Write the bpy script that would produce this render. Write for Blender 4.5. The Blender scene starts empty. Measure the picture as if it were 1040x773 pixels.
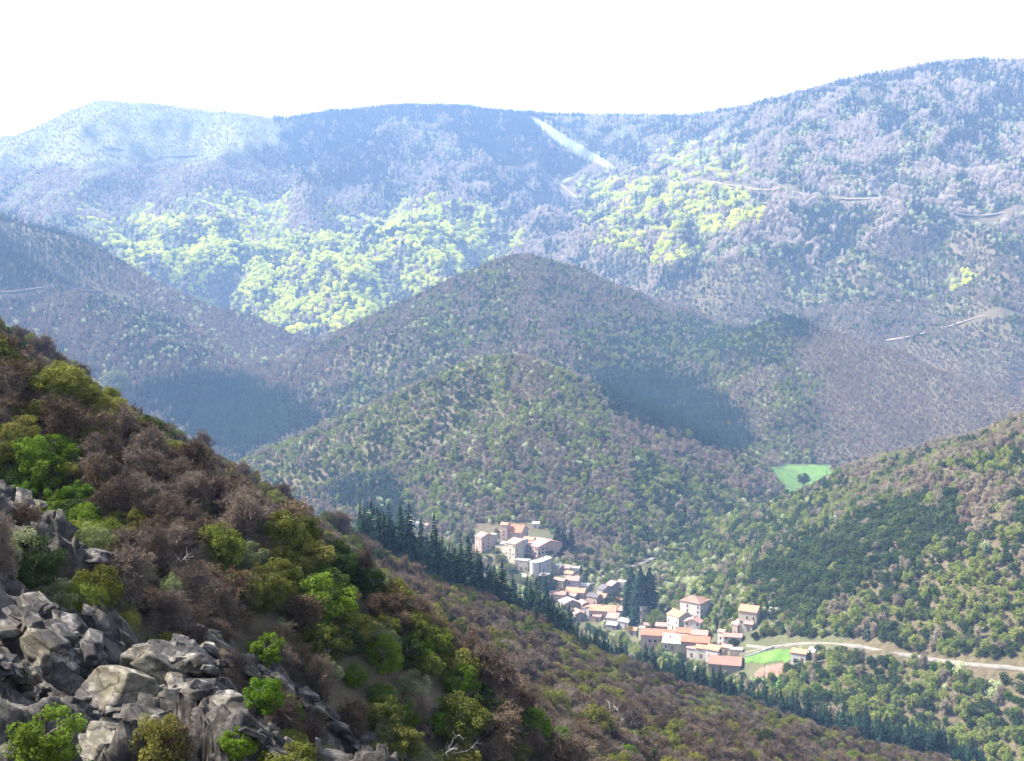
import bpy, bmesh, math, random
import numpy as np
from mathutils import Vector, Matrix, Euler

random.seed(7)
RNG = np.random.default_rng(11)
R = math.radians
scene = bpy.context.scene
COL = scene.collection

# ------------------------------------------------------------------ camera
PITCH = math.atan(125.5 / 1300.0)          # looking slightly down into the valley
F = 1300.0                                 # focal length in photo pixels (photo 1040 x 773)
cam_d = bpy.data.cameras.new("camera")
cam_d.sensor_fit = 'HORIZONTAL'; cam_d.sensor_width = 36.0; cam_d.lens = 36.0 * F / 1040.0
cam_d.clip_start = 0.5; cam_d.clip_end = 30000
cam = bpy.data.objects.new("camera", cam_d); COL.objects.link(cam)
cam.location = (0, 0, 0); cam.rotation_euler = (math.pi / 2 - PITCH, 0, 0)
scene.camera = cam

# ------------------------------------------------------------------ light
SUN = Vector((-0.68, 0.15, 0.715)).normalized()      # towards the sun
sun_d = bpy.data.lights.new("sun", 'SUN'); sun_d.energy = 5.0; sun_d.angle = R(0.53)
sun_d.color = (1.0, 0.95, 0.87)
sun = bpy.data.objects.new("sun", sun_d); COL.objects.link(sun)
sun.rotation_euler = SUN.to_track_quat('Z', 'Y').to_euler()
w = bpy.data.worlds.new("World"); scene.world = w; w.use_nodes = True
nt = w.node_tree; bg = nt.nodes['Background']
sky = nt.nodes.new('ShaderNodeTexSky'); sky.sky_type = 'NISHITA'; sky.sun_disc = False
sky.sun_elevation = math.asin(SUN.z); sky.sun_rotation = math.atan2(SUN.x, SUN.y)
sky.altitude = 600; sky.air_density = 1.3; sky.dust_density = 6.0; sky.ozone_density = 1.0
# bright milky veil of thin cloud low over the horizon
tcw = nt.nodes.new('ShaderNodeTexCoord'); sp = nt.nodes.new('ShaderNodeSeparateXYZ'); nt.links.new(tcw.outputs['Generated'], sp.inputs[0])
rw = nt.nodes.new('ShaderNodeValToRGB'); rw.color_ramp.elements[0].position = 0.12; rw.color_ramp.elements[0].color = (1, 1, 1, 1)
rw.color_ramp.elements[1].position = 0.55; rw.color_ramp.elements[1].color = (.12, .12, .12, 1)
nt.links.new(sp.outputs['Z'], rw.inputs[0])
mw = nt.nodes.new('ShaderNodeMix'); mw.data_type = 'RGBA'; nt.links.new(rw.outputs[0], mw.inputs[0])
nt.links.new(sky.outputs[0], mw.inputs[6]); mw.inputs[7].default_value = (9.5, 8.8, 8.2, 1)
nt.links.new(mw.outputs[2], bg.inputs['Color']); bg.inputs['Strength'].default_value = 0.10

vs = scene.view_settings
vs.view_transform = 'Standard'; vs.look = 'None'; vs.gamma = 1.0; vs.use_curve_mapping = False
vs.exposure = 2.4
HAZE_DENSITY = 0.000095
HAZE_COLOR = (0.33, 0.55, 1.0)

cy = scene.cycles
cy.max_bounces = 5; cy.diffuse_bounces = 2; cy.glossy_bounces = 2; cy.transmission_bounces = 3
cy.volume_bounces = 0; cy.transparent_max_bounces = 6
cy.use_adaptive_sampling = True; cy.adaptive_threshold = 0.02
cy.use_denoising = True
cy.caustics_reflective = False; cy.caustics_refractive = False

# ------------------------------------------------------------------ photo geometry helpers
CP, SP = math.cos(PITCH), math.sin(PITCH)
def ray(u, v):
    """direction with y = 1 for a photo pixel"""
    cx, cyy = (u - 520.0) / F, -(v - 386.5) / F
    y = CP + cyy * SP; z = -SP + cyy * CP
    return cx / y, 1.0, z / y
def P(u, v, D):
    a = ray(u, v); return (a[0] * D, D, a[2] * D)
def project(x, y, z):
    yc = y * CP - z * SP; zc = y * SP + z * CP
    yc = np.maximum(yc, 1e-3)
    return 520 + F * x / yc, 386.5 - F * zc / yc

# ------------------------------------------------------------------ numpy noise
_G = {}
def noise2(x, y, seed=0):
    if seed not in _G:
        a = np.random.default_rng(seed + 100).uniform(0, 2 * np.pi, (256, 256)); _G[seed] = (np.cos(a), np.sin(a))
    gx, gy = _G[seed]
    xi = np.floor(x).astype(np.int64); yi = np.floor(y).astype(np.int64)
    xf = x - xi; yf = y - yi
    u = xf * xf * xf * (xf * (xf * 6 - 15) + 10); v = yf * yf * yf * (yf * (yf * 6 - 15) + 10)
    def g(i, j, dx, dy):
        a = (xi + i) & 255; b = (yi + j) & 255
        return gx[a, b] * dx + gy[a, b] * dy
    n00 = g(0, 0, xf, yf); n10 = g(1, 0, xf - 1, yf); n01 = g(0, 1, xf, yf - 1); n11 = g(1, 1, xf - 1, yf - 1)
    return ((n00 * (1 - u) + n10 * u) * (1 - v) + (n01 * (1 - u) + n11 * u) * v) * 1.5
def fbm(x, y, octs=4, seed=0, gain=0.5):
    s = 0; a = 1.0
    for o in range(octs):
        s = s + a * noise2(x * 2 ** o + 17.3 * o, y * 2 ** o - 9.1 * o, seed + o); a *= gain
    return s
def ridged(x, y, octs=4, seed=0):
    s = 0; a = 1.0
    for o in range(octs):
        s = s + a * (1 - 2 * np.abs(noise2(x * 2 ** o + 3.7 * o, y * 2 ** o + 5.1 * o, seed + o))); a *= 0.5
    return s

# ------------------------------------------------------------------ terrain
RIDGES = [  # (points (u, v, depth), side slope, crest rounding)
 # the high far crest
 ([(-700,300,4300),(-400,250,4300),(-150,195,4250),(17,140,4200),(60,125,4200),(105,104,4300),(160,106,4350),(230,115,4400),(290,121,4500),(340,114,4500),(400,107,4500),
   (470,108,4500),(540,117,4500),(610,118,4400),(700,119,4200),(750,112,4000),(800,101,3800),(850,88,3600),(900,75,3450),(950,66,3350),
   (990,62,3300),(1045,64,3250),(1200,80,3200),(1500,150,3000),(1900,250,2800)], .52, 40),
 ([(105,104,4300),(85,150,3950),(60,190,3600),(45,215,3300)], .50, 30),
 ([(230,115,4400),(215,160,4000),(190,215,3550),(150,270,3100)], .48, 30),
 ([(340,114,4500),(330,160,4050),(305,195,3700),(270,255,3300),(255,320,2900)], .50, 30),
 ([(440,112,4500),(450,160,4050),(455,205,3650),(400,240,3300),(360,320,2900),(345,380,2650)], .46, 60),
 ([(540,117,4500),(585,150,4150),(620,180,3850),(650,215,3450),(640,255,3000),(600,280,2600)], .50, 25),
 ([(760,112,4000),(730,170,3500),(705,225,3000),(700,275,2600)], .48, 25),
 ([(870,84,3550),(840,150,3050),(800,215,2650),(770,270,2350)], .50, 25),
 ([(960,66,3350),(935,150,2850),(900,235,2450),(880,300,2100)], .50, 25),
 ([(1045,64,3250),(1040,170,2600),(1020,250,2250),(1000,320,1950)], .50, 25),
 ([(1200,80,3200),(1180,200,2500),(1150,300,2000)], .5, 25),
 # the shaded spur on the left
 ([(-500,100,2500),(-200,160,2400),(17,228,2300),(60,238,2230),(105,268,2180),(150,312,2150),(200,352,2120),(250,386,2100),(300,420,2050),(335,445,2000)], .50, 15),
 ([(-60,215,2150),(60,300,1950),(130,345,1850),(200,385,1780),(250,420,1750)], .42, 20),
 # cone behind the centre
 ([(290,430,2050),(330,414,1980),(380,382,1960),(450,318,1950),(490,281,1950),(530,264,1950),(570,272,1950),(620,292,1950),(680,312,2000),(740,330,2050),(800,348,2100)], .50, 25),
 ([(530,264,1950),(540,310,1780),(560,350,1640)], .45, 20),
 # wooded hill above the village
 ([(270,492,1520),(330,460,1430),(380,431,1360),(430,408,1310),(490,368,1260),(525,370,1240),(560,383,1235),(620,410,1220),(680,438,1200),(740,473,1180),(800,510,1150)], .52, 12),
 ([(525,370,1240),(548,420,1130),(585,490,1030),(600,535,980)], .45, 15),
 ([(430,408,1310),(440,450,1190),(455,490,1090)], .45, 15),
 # brown hill right of the centre
 ([(590,400,1820),(650,384,1780),(700,360,1750),(760,343,1720),(800,330,1700),(850,344,1680),(900,358,1650),(950,378,1600),(1000,398,1560),(1060,420,1500),(1200,480,1400)], .48, 20),
 ([(800,330,1700),(770,385,1560),(740,425,1470),(720,445,1420)], .42, 20),
 # slope right of the village
 ([(1500,240,650),(1300,310,700),(1150,385,760),(1040,432,830),(980,447,860),(930,465,890),(890,482,915),(840,512,955),(780,545,985),(730,570,1000),(690,590,1000)], .62, 15),
 ([(1300,450,640),(1150,500,680),(1040,555,715),(985,585,715),(940,620,700)], .60, 8),
 ([(900,478,910),(880,540,830),(870,590,770)], .55, 10),
]
SEGS = []
for pts, sl, rd in RIDGES:
    q = [P(*p) for p in pts]
    SEGS.append(([(q[i], q[i + 1]) for i in range(len(q) - 1)], sl, rd))

MAIN = [i for i, r_ in enumerate(RIDGES) if len(r_[0]) >= 8]   # the crests that draw a skyline
def rbf_fit(pts, c):
    p = np.array(pts, float); X = p[:, :2]; z = p[:, 2]
    d = np.sqrt(((X[:, None] - X[None]) ** 2).sum(-1) + c * c)
    n = len(p); A = np.zeros((n + 3, n + 3)); A[:n, :n] = d + np.eye(n) * 0.3
    A[:n, n] = 1; A[:n, n + 1:] = X / 1000; A[n, :n] = 1; A[n + 1:, :n] = (X / 1000).T
    return X, np.linalg.solve(A, np.concatenate([z, [0, 0, 0]])), c
def rbf_eval(fit, x, y):
    X, wt, c = fit
    s = wt[len(X)] + wt[len(X) + 1] * x / 1000 + wt[len(X) + 2] * y / 1000
    for (a, b), k in zip(X, wt):
        s = s + k * np.sqrt((x - a) ** 2 + (y - b) ** 2 + c * c)
    return s
FLOOR = [P(520,553,905), P(492,566,890), P(545,588,850), P(575,600,820), P(600,618,800), P(640,626,785), P(650,655,745), P(700,648,745), P(760,640,760), P(740,672,690), P(820,678,670),
         P(900,662,690), P(950,672,670), P(1040,686,640), P(1200,700,620), P(760,590,900), P(720,570,960), P(640,570,960), P(810,489,1300), P(780,510,1210), P(850,480,1350),
         P(900,700,620), P(1000,770,560), P(800,760,580), P(650,700,640), P(450,560,920), P(380,545,1000), P(300,510,1250), P(250,490,1550), P(280,470,1750), P(330,450,1850),
         (300, 2600, -250), (-700, 2600, -240), (900, 2400, -230), (-400, 900, -290), (-500, 400, -290), (0, 500, -235), (300, 450, -225), (600, 500, -200), (700, 900, -200),
         (-1500, 3500, -200), (1800, 3500, -200), (0, 6500, -200), (4000, 6000, -200), (-4000, 6000, -200), (0, -500, -230), (0, -7000, -250), (6000, -3000, -250), (-6000, -3000, -250),
         (-6000, 500, -250), (6000, 500, -250)]
FLOOR_FIT = rbf_fit(FLOOR, 30)
CREST = [(-320,150,200),(-150,240,215),(-60,292,220),(17,335,225),(60,362,230),(120,398,238),(180,435,248),(240,466,262),(300,503,280),(360,540,298),(420,570,318),(480,594,340),(515,612,350),
         (560,637,368),(600,655,380),(640,672,395),(700,694,410),(760,713,420),(850,744,430),(960,770,435),(1040,795,440),(1160,835,440),(1400,900,440)]
NEAR = [(17,520,55),(17,430,110),(17,380,155),(17,600,42),(17,690,33),(17,773,27),(17,900,20),(-200,520,45),(-200,380,100),(-200,773,25),(120,610,48),(120,700,36),(120,773,30),
        (120,520,90),(120,450,155),(230,773,34),(230,690,47),(230,610,74),(230,520,165),(340,773,48),(340,700,76),(340,600,175),(430,773,72),(430,690,115),(430,610,230),(200,900,24),
        (540,773,100),(540,700,180),(540,660,290),(650,773,145),(650,710,285),(760,773,205),(760,735,330),(870,773,300),(1000,800,330),(1000,900,200),(800,900,130),(600,900,75),(430,900,45),(1300,900,300)]
fp = []
CX = [P(*q) for q in CREST]
for ci, (u, v, D) in enumerate(CREST):
    a_, b_ = CX[max(0, ci - 1)], CX[min(len(CX) - 1, ci + 1)]
    k = Vector((-(b_[1] - a_[1]), b_[0] - a_[0])).normalized()
    k = (k + Vector((CX[ci][0], CX[ci][1])).normalized() * .7).normalized()
    h = 7.0 if u < 400 else 5.0 if u < 800 else 4.0
    c = P(u, v, D); c = (c[0], c[1], c[2] - h); fp.append(c)
    for dd, dz in (((45, 21), (110, 68), (220, 165), (420, 300)) if u < 330 else ((45, 14), (90, 36), (220, 150), (420, 300))):
        fp.append((c[0] + k.x * dd, c[1] + k.y * dd, c[2] - dz))
for u, v, D in NEAR:
    c = P(u, v, D); fp.append((c[0], c[1], c[2] - min(2.5, D * 0.02)))
fp += [(0, 0, -8.5), (-18, 2, -3), (22, 0, -17), (0, -40, 3), (-60, -40, 20), (60, -40, -22), (0, 14, -11), (-200, 0, 60), (-200, -300, 120), (300, 0, -120), (200, -300, -30),
       (600, 0, -240), (-600, 0, 160), (-600, -600, 220), (500, -500, -200), (-700, 300, 60), (0, -900, 160), (0, -2000, 200), (-3000, -1000, 200), (3000, -1500, -300),(-450,250,60)]
FORE_FIT = rbf_fit(fp, 12)

def height(x, y):
    x = np.asarray(x, float); y = np.asarray(y, float)
    K = 9.0
    floor = rbf_eval(FLOOR_FIT, x, y)
    hs = [floor]
    warp = 60 * fbm(x / 420, y / 420, 3, 40)
    warp2 = 60 * fbm(x / 420 + 9, y / 420 + 4, 3, 50)
    dmin = np.full(x.shape, 1e9); dmain = np.full(x.shape, 1e9)
    for ri, (segs, sl, rd) in enumerate(SEGS):
        main = ri in MAIN
        best = np.full(x.shape, -1e9)
        for a, b in segs:
            ax, ay, az = a; bx, by, bz = b
            dx, dy = bx - ax, by - ay
            t = np.clip(((x - ax) * dx + (y - ay) * dy) / (dx * dx + dy * dy), 0, 1)
            d = np.hypot(x - ax - t * dx, y - ay - t * dy)
            dmin = np.minimum(dmin, d)
            if main: dmain = np.minimum(dmain, d)
            f = np.clip(d / 250, 0, 1)
            de = np.sqrt(d * d + rd * rd) - rd + 0 * f
            best = np.maximum(best, az + t * (bz - az) - sl * de)
        hs.append(best)
    st = np.stack(hs); m = st.max(0)
    h = m + K * np.log(np.exp((st - m) / K).sum(0))
    hill = np.clip((h - floor) / 40, 0, 1)
    amp = np.clip(dmin / 160, 0.0, 1) * hill
    far = np.clip(.08 + .30 * np.clip((y - 980) / 140, 0, 1) + np.clip((y - 1200) / 1700, 0, 1), 0, 1)
    big = np.clip(dmain / 330, 0, 1) ** 1.3 * hill
    h = h + big * far * (58 * ridged(x / 430 + warp / 260, y / 1000 + warp2 / 260, 3, 3) - 23) + amp * np.clip(dmin / 300, 0, 1) * 14 * (ridged(x / 130 + warp / 200, y / 200, 3, 13) - .3)
    h = h + 2.0 * hill * fbm(x / 60, y / 60, 3, 9)
    # near hillside
    r = np.hypot(x, y)
    fo = rbf_eval(FORE_FIT, x, y)
    fo = fo + np.clip((r - 15) / 60, 0, 1) * np.clip(r / 300, .35, 1) * 2.6 * fbm(x / 34, y / 34, 3, 21)
    fo = np.where(y > 1000, -400, fo)
    K2 = 2.0
    m = np.maximum(h, fo)
    h = m + K2 * np.log(np.exp((h - m) / K2) + np.exp((fo - m) / K2))
    return h

AZ = np.radians(np.concatenate([np.arange(-180, -34, 3.0), np.arange(-33, 33.05, 0.1), np.arange(36, 180.1, 3.0)]))
RR = np.exp(np.arange(math.log(2.5), math.log(7600), 0.0068))
AA, RG = np.meshgrid(AZ, RR)                     # rows = radius
GX, GY = RG * np.sin(AA), RG * np.cos(AA)
GZ = height(GX.ravel(), GY.ravel()).reshape(GX.shape)
LR = np.log(RR)
# the near left corner breaks up into ribs of bare rock
ROCKZONE = [(-60,440),(17,522),(75,562),(130,600),(185,636),(245,676),(310,718),(360,752),(420,800),(420,1100),(-400,1100),(-400,430)]
def in_poly(px, py, poly):
    c = np.zeros(px.shape, bool); n = len(poly)
    for i in range(n):
        x1, y1 = poly[i]; x2, y2 = poly[(i + 1) % n]
        c ^= ((y1 > py) != (y2 > py)) & (px < (x2 - x1) * (py - y1) / (y2 - y1 + 1e-9) + x1)
    return c
ru, rv = project(GX, GY, GZ)
ROCKM = np.zeros(GX.shape)
sel = (GY > 10) & (GY < 80)
for dx_ in (-22, -11, 0, 11, 22):
    ROCKM += in_poly(ru + dx_ + 14 * fbm(GX / 4, GY / 6, 2, 61), rv + dx_, ROCKZONE) * sel / 5.0
ROCKM -= .75 * in_poly(ru + 10 * fbm(GX / 3, GY / 4, 2, 62), rv, [(90,600),(150,625),(220,680),(300,735),(360,800),(290,820),(240,770),(196,712),(140,668),(80,640)]) * sel
ROCKM -= .75 * in_poly(ru, rv + 6 * fbm(GX / 3, GY / 4, 2, 63), [(-60,560),(30,566),(84,606),(96,660),(60,640),(10,600),(-60,600)]) * sel
ROCKM = np.clip(ROCKM, 0, 1)
ra_ = P(17, 520, 55); rb_ = P(400, 773, 62)
rd_ = Vector((rb_[0] - ra_[0], rb_[1] - ra_[1])).normalized()
al = GX * rd_.x + GY * rd_.y; ac = -GX * rd_.y + GY * rd_.x
wq = 1.2 * fbm(GX / 3.5, GY / 3.5, 3, 64)
rib = ridged((ac + wq) / 4.2, al / 13, 2, 66); st_ = np.floor((rib * 1.2 + .5 * fbm(ac / 1.1, al / 2.2, 2, 68)) * 3) / 3
DISP = ROCKM * (.95 * rib + .70 * st_ - 1.3 * np.clip(.18 - np.abs(noise2(ac / 1.7 + wq * .3, al / 5.0, 79)), 0, .18) / .18 + .14 * ridged((ac + wq) / 1.1, al / 2.4, 3, 72) + .05 * ridged(ac / .3, al / .5, 2, 75) - .8)
GZ = GZ + DISP
def ground(x, y):
    """height of the terrain mesh itself"""
    x = np.asarray(x, float); y = np.asarray(y, float)
    az = np.arctan2(x, y); lr = np.log(np.maximum(np.hypot(x, y), 2.6))
    i = np.clip(np.searchsorted(LR, lr) - 1, 0, len(LR) - 2); j = np.clip(np.searchsorted(AZ, az) - 1, 0, len(AZ) - 2)
    fi = np.clip((lr - LR[i]) / (LR[i + 1] - LR[i]), 0, 1); fj = np.clip((az - AZ[j]) / (AZ[j + 1] - AZ[j]), 0, 1)
    return (GZ[i, j] * (1 - fi) + GZ[i + 1, j] * fi) * (1 - fj) + (GZ[i, j + 1] * (1 - fi) + GZ[i + 1, j + 1] * fi) * fj
# horizon angle in front of every grid point, to drop what can never be seen
TAN = GZ / RG
RUNMAX = np.maximum.accumulate(TAN, axis=0)
def hidden_by(x, y, z):
    """metres the point lies below the line of sight over everything nearer"""
    az = np.arctan2(x, y); r = np.hypot(x, y); lr = np.log(r)
    i = np.clip(np.searchsorted(LR, lr) - 3, 0, len(LR) - 1); j = np.clip(np.searchsorted(AZ, az) - 1, 0, len(AZ) - 2)
    return (np.minimum(RUNMAX[i, j], RUNMAX[i, j + 1]) - z / r) * r
def hit(u, v, dmin=12.0, dmax=6500.0):
    a = ray(u, v)
    D = np.exp(np.linspace(math.log(dmin), math.log(dmax), 6000))
    below = D * a[2] < ground(D * a[0], D)
    k = int(np.argmax(below)) if below.any() else len(D) - 1
    return np.array((a[0] * D[k], D[k], float(ground(np.array([D[k] * a[0]]), np.array([D[k]]))[0])))

def in_poly(px, py, poly):
    c = np.zeros(px.shape, bool); n = len(poly)
    for i in range(n):
        x1, y1 = poly[i]; x2, y2 = poly[(i + 1) % n]
        c ^= ((y1 > py) != (y2 > py)) & (px < (x2 - x1) * (py - y1) / (y2 - y1 + 1e-9) + x1)
    return c

# ------------------------------------------------------------------ materials
def hexmat(name):
    m = bpy.data.materials.new(name); m.use_nodes = True
    n = m.node_tree; b = n.nodes['Principled BSDF']
    b.inputs['Specular IOR Level'].default_value = 0.15
    return m, n, b
def N(n, t, **k):
    o = n.nodes.new(t)
    for a, v in k.items():
        if a in o.inputs: o.inputs[a].default_value = v
        else: setattr(o, a, v)
    return o
def ramp(n, stops, interp='LINEAR'):
    r = n.nodes.new('ShaderNodeValToRGB'); r.color_ramp.interpolation = interp
    e = r.color_ramp.elements
    while len(e) > 1: e.remove(e[-1])
    e[0].position = stops[0][0]; e[0].color = (*stops[0][1], 1)
    for p, c in stops[1:]:
        x = e.new(p); x.color = (*c, 1)
    return r
def mixc(n, a, b, f, mode='MIX'):
    m = n.nodes.new('ShaderNodeMix'); m.data_type = 'RGBA'; m.blend_type = mode
    for sock, val in ((m.inputs[6], a), (m.inputs[7], b), (m.inputs[0], f)):
        if hasattr(val, 'is_output'): n.links.new(val, sock)
        elif isinstance(val, tuple): sock.default_value = (*val, 1)
        else: sock.default_value = val
    return m.outputs[2]

def mat_leaf(name, cols, translucent=0.3, var=0.35):
    """foliage whose tone differs from tree to tree"""
    m, n, b = hexmat(name)
    oi = N(n, 'ShaderNodeObjectInfo')
    r = ramp(n, [(i / max(1, len(cols) - 1), c) for i, c in enumerate(cols)])
    n.links.new(oi.outputs['Random'], r.inputs[0])
    g = N(n, 'ShaderNodeNewGeometry')
    no = N(n, 'ShaderNodeTexNoise', Scale=0.9, Detail=2.0); n.links.new(g.outputs['Position'], no.inputs['Vector'])
    mr = N(n, 'ShaderNodeMapRange'); mr.inputs['To Min'].default_value = 1 - var; mr.inputs['To Max'].default_value = 1 + var
    mr.inputs['From Min'].default_value = .3; mr.inputs['From Max'].default_value = .7
    n.links.new(no.outputs['Fac'], mr.inputs['Value'])
    hs = N(n, 'ShaderNodeHueSaturation'); n.links.new(r.outputs[0], hs.inputs['Color']); n.links.new(mr.outputs[0], hs.inputs['Value'])
    col = hs.outputs[0]
    d = N(n, 'ShaderNodeBsdfDiffuse'); n.links.new(col, d.inputs['Color'])
    if translucent > 0:
        t = N(n, 'ShaderNodeBsdfTranslucent'); n.links.new(col, t.inputs['Color'])
        mx = N(n, 'ShaderNodeMixShader', Fac=translucent); mx.inputs[0].default_value = translucent
        n.links.new(d.outputs[0], mx.inputs[1]); n.links.new(t.outputs[0], mx.inputs[2])
        n.links.new(mx.outputs[0], n.nodes['Material Output'].inputs['Surface'])
    else:
        n.links.new(d.outputs[0], n.nodes['Material Output'].inputs['Surface'])
    return m
def mat_plain(name, c1, c2, scale=1.5, rough=0.9, bump=0.0, coord='Object'):
    m, n, b = hexmat(name); b.inputs['Roughness'].default_value = rough
    tc = N(n, 'ShaderNodeTexCoord'); no = N(n, 'ShaderNodeTexNoise', Scale=scale, Detail=5.0)
    n.links.new(tc.outputs[coord], no.inputs['Vector'])
    r = ramp(n, [(.35, c1), (.65, c2)]); n.links.new(no.outputs['Fac'], r.inputs[0]); n.links.new(r.outputs[0], b.inputs['Base Color'])
    if bump:
        bp = N(n, 'ShaderNodeBump', Strength=bump); bp.inputs['Distance'].default_value = .1
        n.links.new(no.outputs['Fac'], bp.inputs['Height']); n.links.new(bp.outputs[0], b.inputs['Normal'])
    return m

# ground: leaf litter, dry grass and heath
def make_ground_mat():
    m, n, b = hexmat('hillside_ground'); b.inputs['Roughness'].default_value = 1.0
    g = N(n, 'ShaderNodeNewGeometry')
    n1 = N(n, 'ShaderNodeTexNoise', Scale=0.012, Detail=6.0); n2 = N(n, 'ShaderNodeTexNoise', Scale=0.35, Detail=8.0, Roughness=.7)
    for q in (n1, n2): n.links.new(g.outputs['Position'], q.inputs['Vector'])
    r1 = ramp(n, [(.3, (.055, .045, .028)), (.5, (.07, .06, .034)), (.7, (.08, .062, .045))]); n.links.new(n1.outputs['Fac'], r1.inputs[0])
    r2 = ramp(n, [(.35, (.55, .55, .5)), (.65, (1.25, 1.2, 1.15))]); n.links.new(n2.outputs['Fac'], r2.inputs[0])
    c = mixc(n, r1.outputs[0], r2.outputs[0], 1.0, 'MULTIPLY')
    at = N(n, 'ShaderNodeAttribute'); at.attribute_name = 'grass'
    gr = ramp(n, [(.6, (.055, .065, .03)), (.72, (.115, .125, .055))]); n.links.new(at.outputs['Fac'], gr.inputs[0])
    c = mixc(n, c, gr.outputs[0], at.outputs['Fac'])
    ar = N(n, 'ShaderNodeAttribute'); ar.attribute_name = 'rock'
    n3 = N(n, 'ShaderNodeTexNoise', Scale=1.6, Detail=10.0, Roughness=.72); n.links.new(g.outputs['Position'], n3.inputs['Vector'])
    r3 = ramp(n, [(.36, (.010, .009, .008)), (.49, (.030, .027, .024)), (.60, (.08, .073, .064)), (.74, (.19, .172, .15))]); n.links.new(n3.outputs['Fac'], r3.inputs[0])
    c = mixc(n, c, r3.outputs[0], ar.outputs['Fac'])
    n.links.new(c, b.inputs['Base Color'])
    bp = N(n, 'ShaderNodeBump', Strength=.7); bp.inputs['Distance'].default_value = .35
    n.links.new(n3.outputs['Fac'], bp.inputs['Height']); n.links.new(bp.outputs[0], b.inputs['Normal'])
    return m
M = {}
M['ground'] = make_ground_mat()
M['beech'] = mat_leaf('young_beech_leaves', [(.396, .444, .060), (.492, .516, .072), (.576, .588, .120), (.312, .384, .060)], .35)
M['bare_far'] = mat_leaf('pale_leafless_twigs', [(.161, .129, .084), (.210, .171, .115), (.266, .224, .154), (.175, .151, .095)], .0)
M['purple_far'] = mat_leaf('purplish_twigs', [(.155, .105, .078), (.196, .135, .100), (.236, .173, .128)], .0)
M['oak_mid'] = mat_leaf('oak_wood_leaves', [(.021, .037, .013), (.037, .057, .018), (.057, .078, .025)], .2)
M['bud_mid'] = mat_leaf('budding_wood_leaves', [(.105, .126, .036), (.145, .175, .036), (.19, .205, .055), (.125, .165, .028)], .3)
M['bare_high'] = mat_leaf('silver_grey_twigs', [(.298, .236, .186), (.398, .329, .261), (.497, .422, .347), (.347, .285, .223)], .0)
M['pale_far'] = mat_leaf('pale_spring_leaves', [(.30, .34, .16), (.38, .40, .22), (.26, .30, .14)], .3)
M['conf'] = mat_leaf('dark_conifer_needles', [(.008, .018, .014), (.013, .027, .018), (.018, .034, .020)], .1)
M['bare'] = mat_leaf('leafless_twigs', [(.060, .042, .031), (.082, .062, .045), (.118, .092, .072), (.062, .046, .036)], .0)
M['purple'] = mat_leaf('budding_twigs', [(.066, .046, .030), (.085, .060, .038), (.10, .074, .048)], .0)
M['oak'] = mat_leaf('evergreen_oak_leaves', [(.013, .023, .008), (.022, .036, .011), (.034, .050, .014)], .15)
M['bud'] = mat_leaf('olive_spring_leaves', [(.054, .062, .014), (.090, .094, .019), (.126, .118, .031), (.078, .102, .016)], .3)
M['green'] = mat_leaf('fresh_green_leaves', [(.045, .086, .009), (.068, .113, .012), (.090, .135, .018)], .4)
M['pale'] = mat_leaf('pale_willow_leaves', [(.102, .120, .051), (.132, .144, .072), (.090, .102, .036)], .3)
M['bark'] = mat_plain('grey_bark', (.09, .075, .06), (.22, .19, .16), 6, bump=.4)
M['dead'] = mat_plain('bleached_dead_wood', (.36, .32, .28), (.60, .56, .50), 5, bump=.3)

# ------------------------------------------------------------------ object helpers
def link(o, parent=None):
    COL.objects.link(o)
    if parent is not None: o.parent = parent
    return o
def mesh_np(name, verts, faces, mat=None, smooth=False):
    """verts (n,3) array, faces (m,k) array"""
    me = bpy.data.meshes.new(name)
    verts = np.asarray(verts, np.float32); faces = np.asarray(faces, np.int32)
    k = faces.shape[1]
    me.vertices.add(len(verts)); me.vertices.foreach_set('co', verts.ravel())
    me.loops.add(faces.size); me.loops.foreach_set('vertex_index', faces.ravel())
    me.polygons.add(len(faces)); me.polygons.foreach_set('loop_start', np.arange(0, faces.size, k, dtype=np.int32))
    me.polygons.foreach_set('loop_total', np.full(len(faces), k, np.int32))
    if smooth: me.polygons.foreach_set('use_smooth', np.ones(len(faces), bool))
    me.update(calc_edges=True)
    if mat: me.materials.append(mat)
    return me
def tag(o, label=None, cat=None, group=None, kind=None):
    if label: o['label'] = label
    if cat: o['category'] = cat
    if group: o['group'] = group
    if kind: o['kind'] = kind
    return o
def empty(name, loc, rz=0.0, s=1.0):
    o = bpy.data.objects.new(name, None); o.empty_display_size = .5
    o.location = loc; o.rotation_euler = (0, 0, rz)
    o.scale = (s, s, s) if not isinstance(s, tuple) else s
    return link(o)

# ------------------------------------------------------------------ terrain mesh
nr, nc = GX.shape
idx = np.arange(nr * nc).reshape(nr, nc)
fa = np.stack([idx[:-1, :-1], idx[:-1, 1:], idx[1:, 1:], idx[1:, :-1]], -1).reshape(-1, 4)
tm = mesh_np('hillside_ground', np.stack([GX, GY, GZ], -1).reshape(-1, 3), fa, M['ground'], True)
U0, V0 = project(GX.ravel(), GY.ravel(), GZ.ravel())
GRASSY = [  # open grass and heath in photo coordinates, with a depth range
 ([(-300,60),(300,90),(330,118),(300,150),(200,165),(100,170),(-300,165)], 3300, 7000, .7),
 ([(530,118),(545,118),(590,142),(636,173),(606,175),(562,150)], 3300, 7000, 1.0),
 ([(545,560),(640,575),(665,560),(690,600),(800,600),(860,640),(840,700),(700,680),(560,640)], 600, 960, .55),
 ([(480,540),(560,540),(570,600),(520,600)], 780, 960, .5),
 ([(760,462),(870,455),(860,500),(790,512)], 1100, 1450, .5),
]
gr = np.zeros(len(U0), np.float32)
ju = U0 + 6 * fbm(U0 / 30, V0 / 30, 2, 70); jv = V0 + 6 * fbm(U0 / 30 + 5, V0 / 30, 2, 71)
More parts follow.
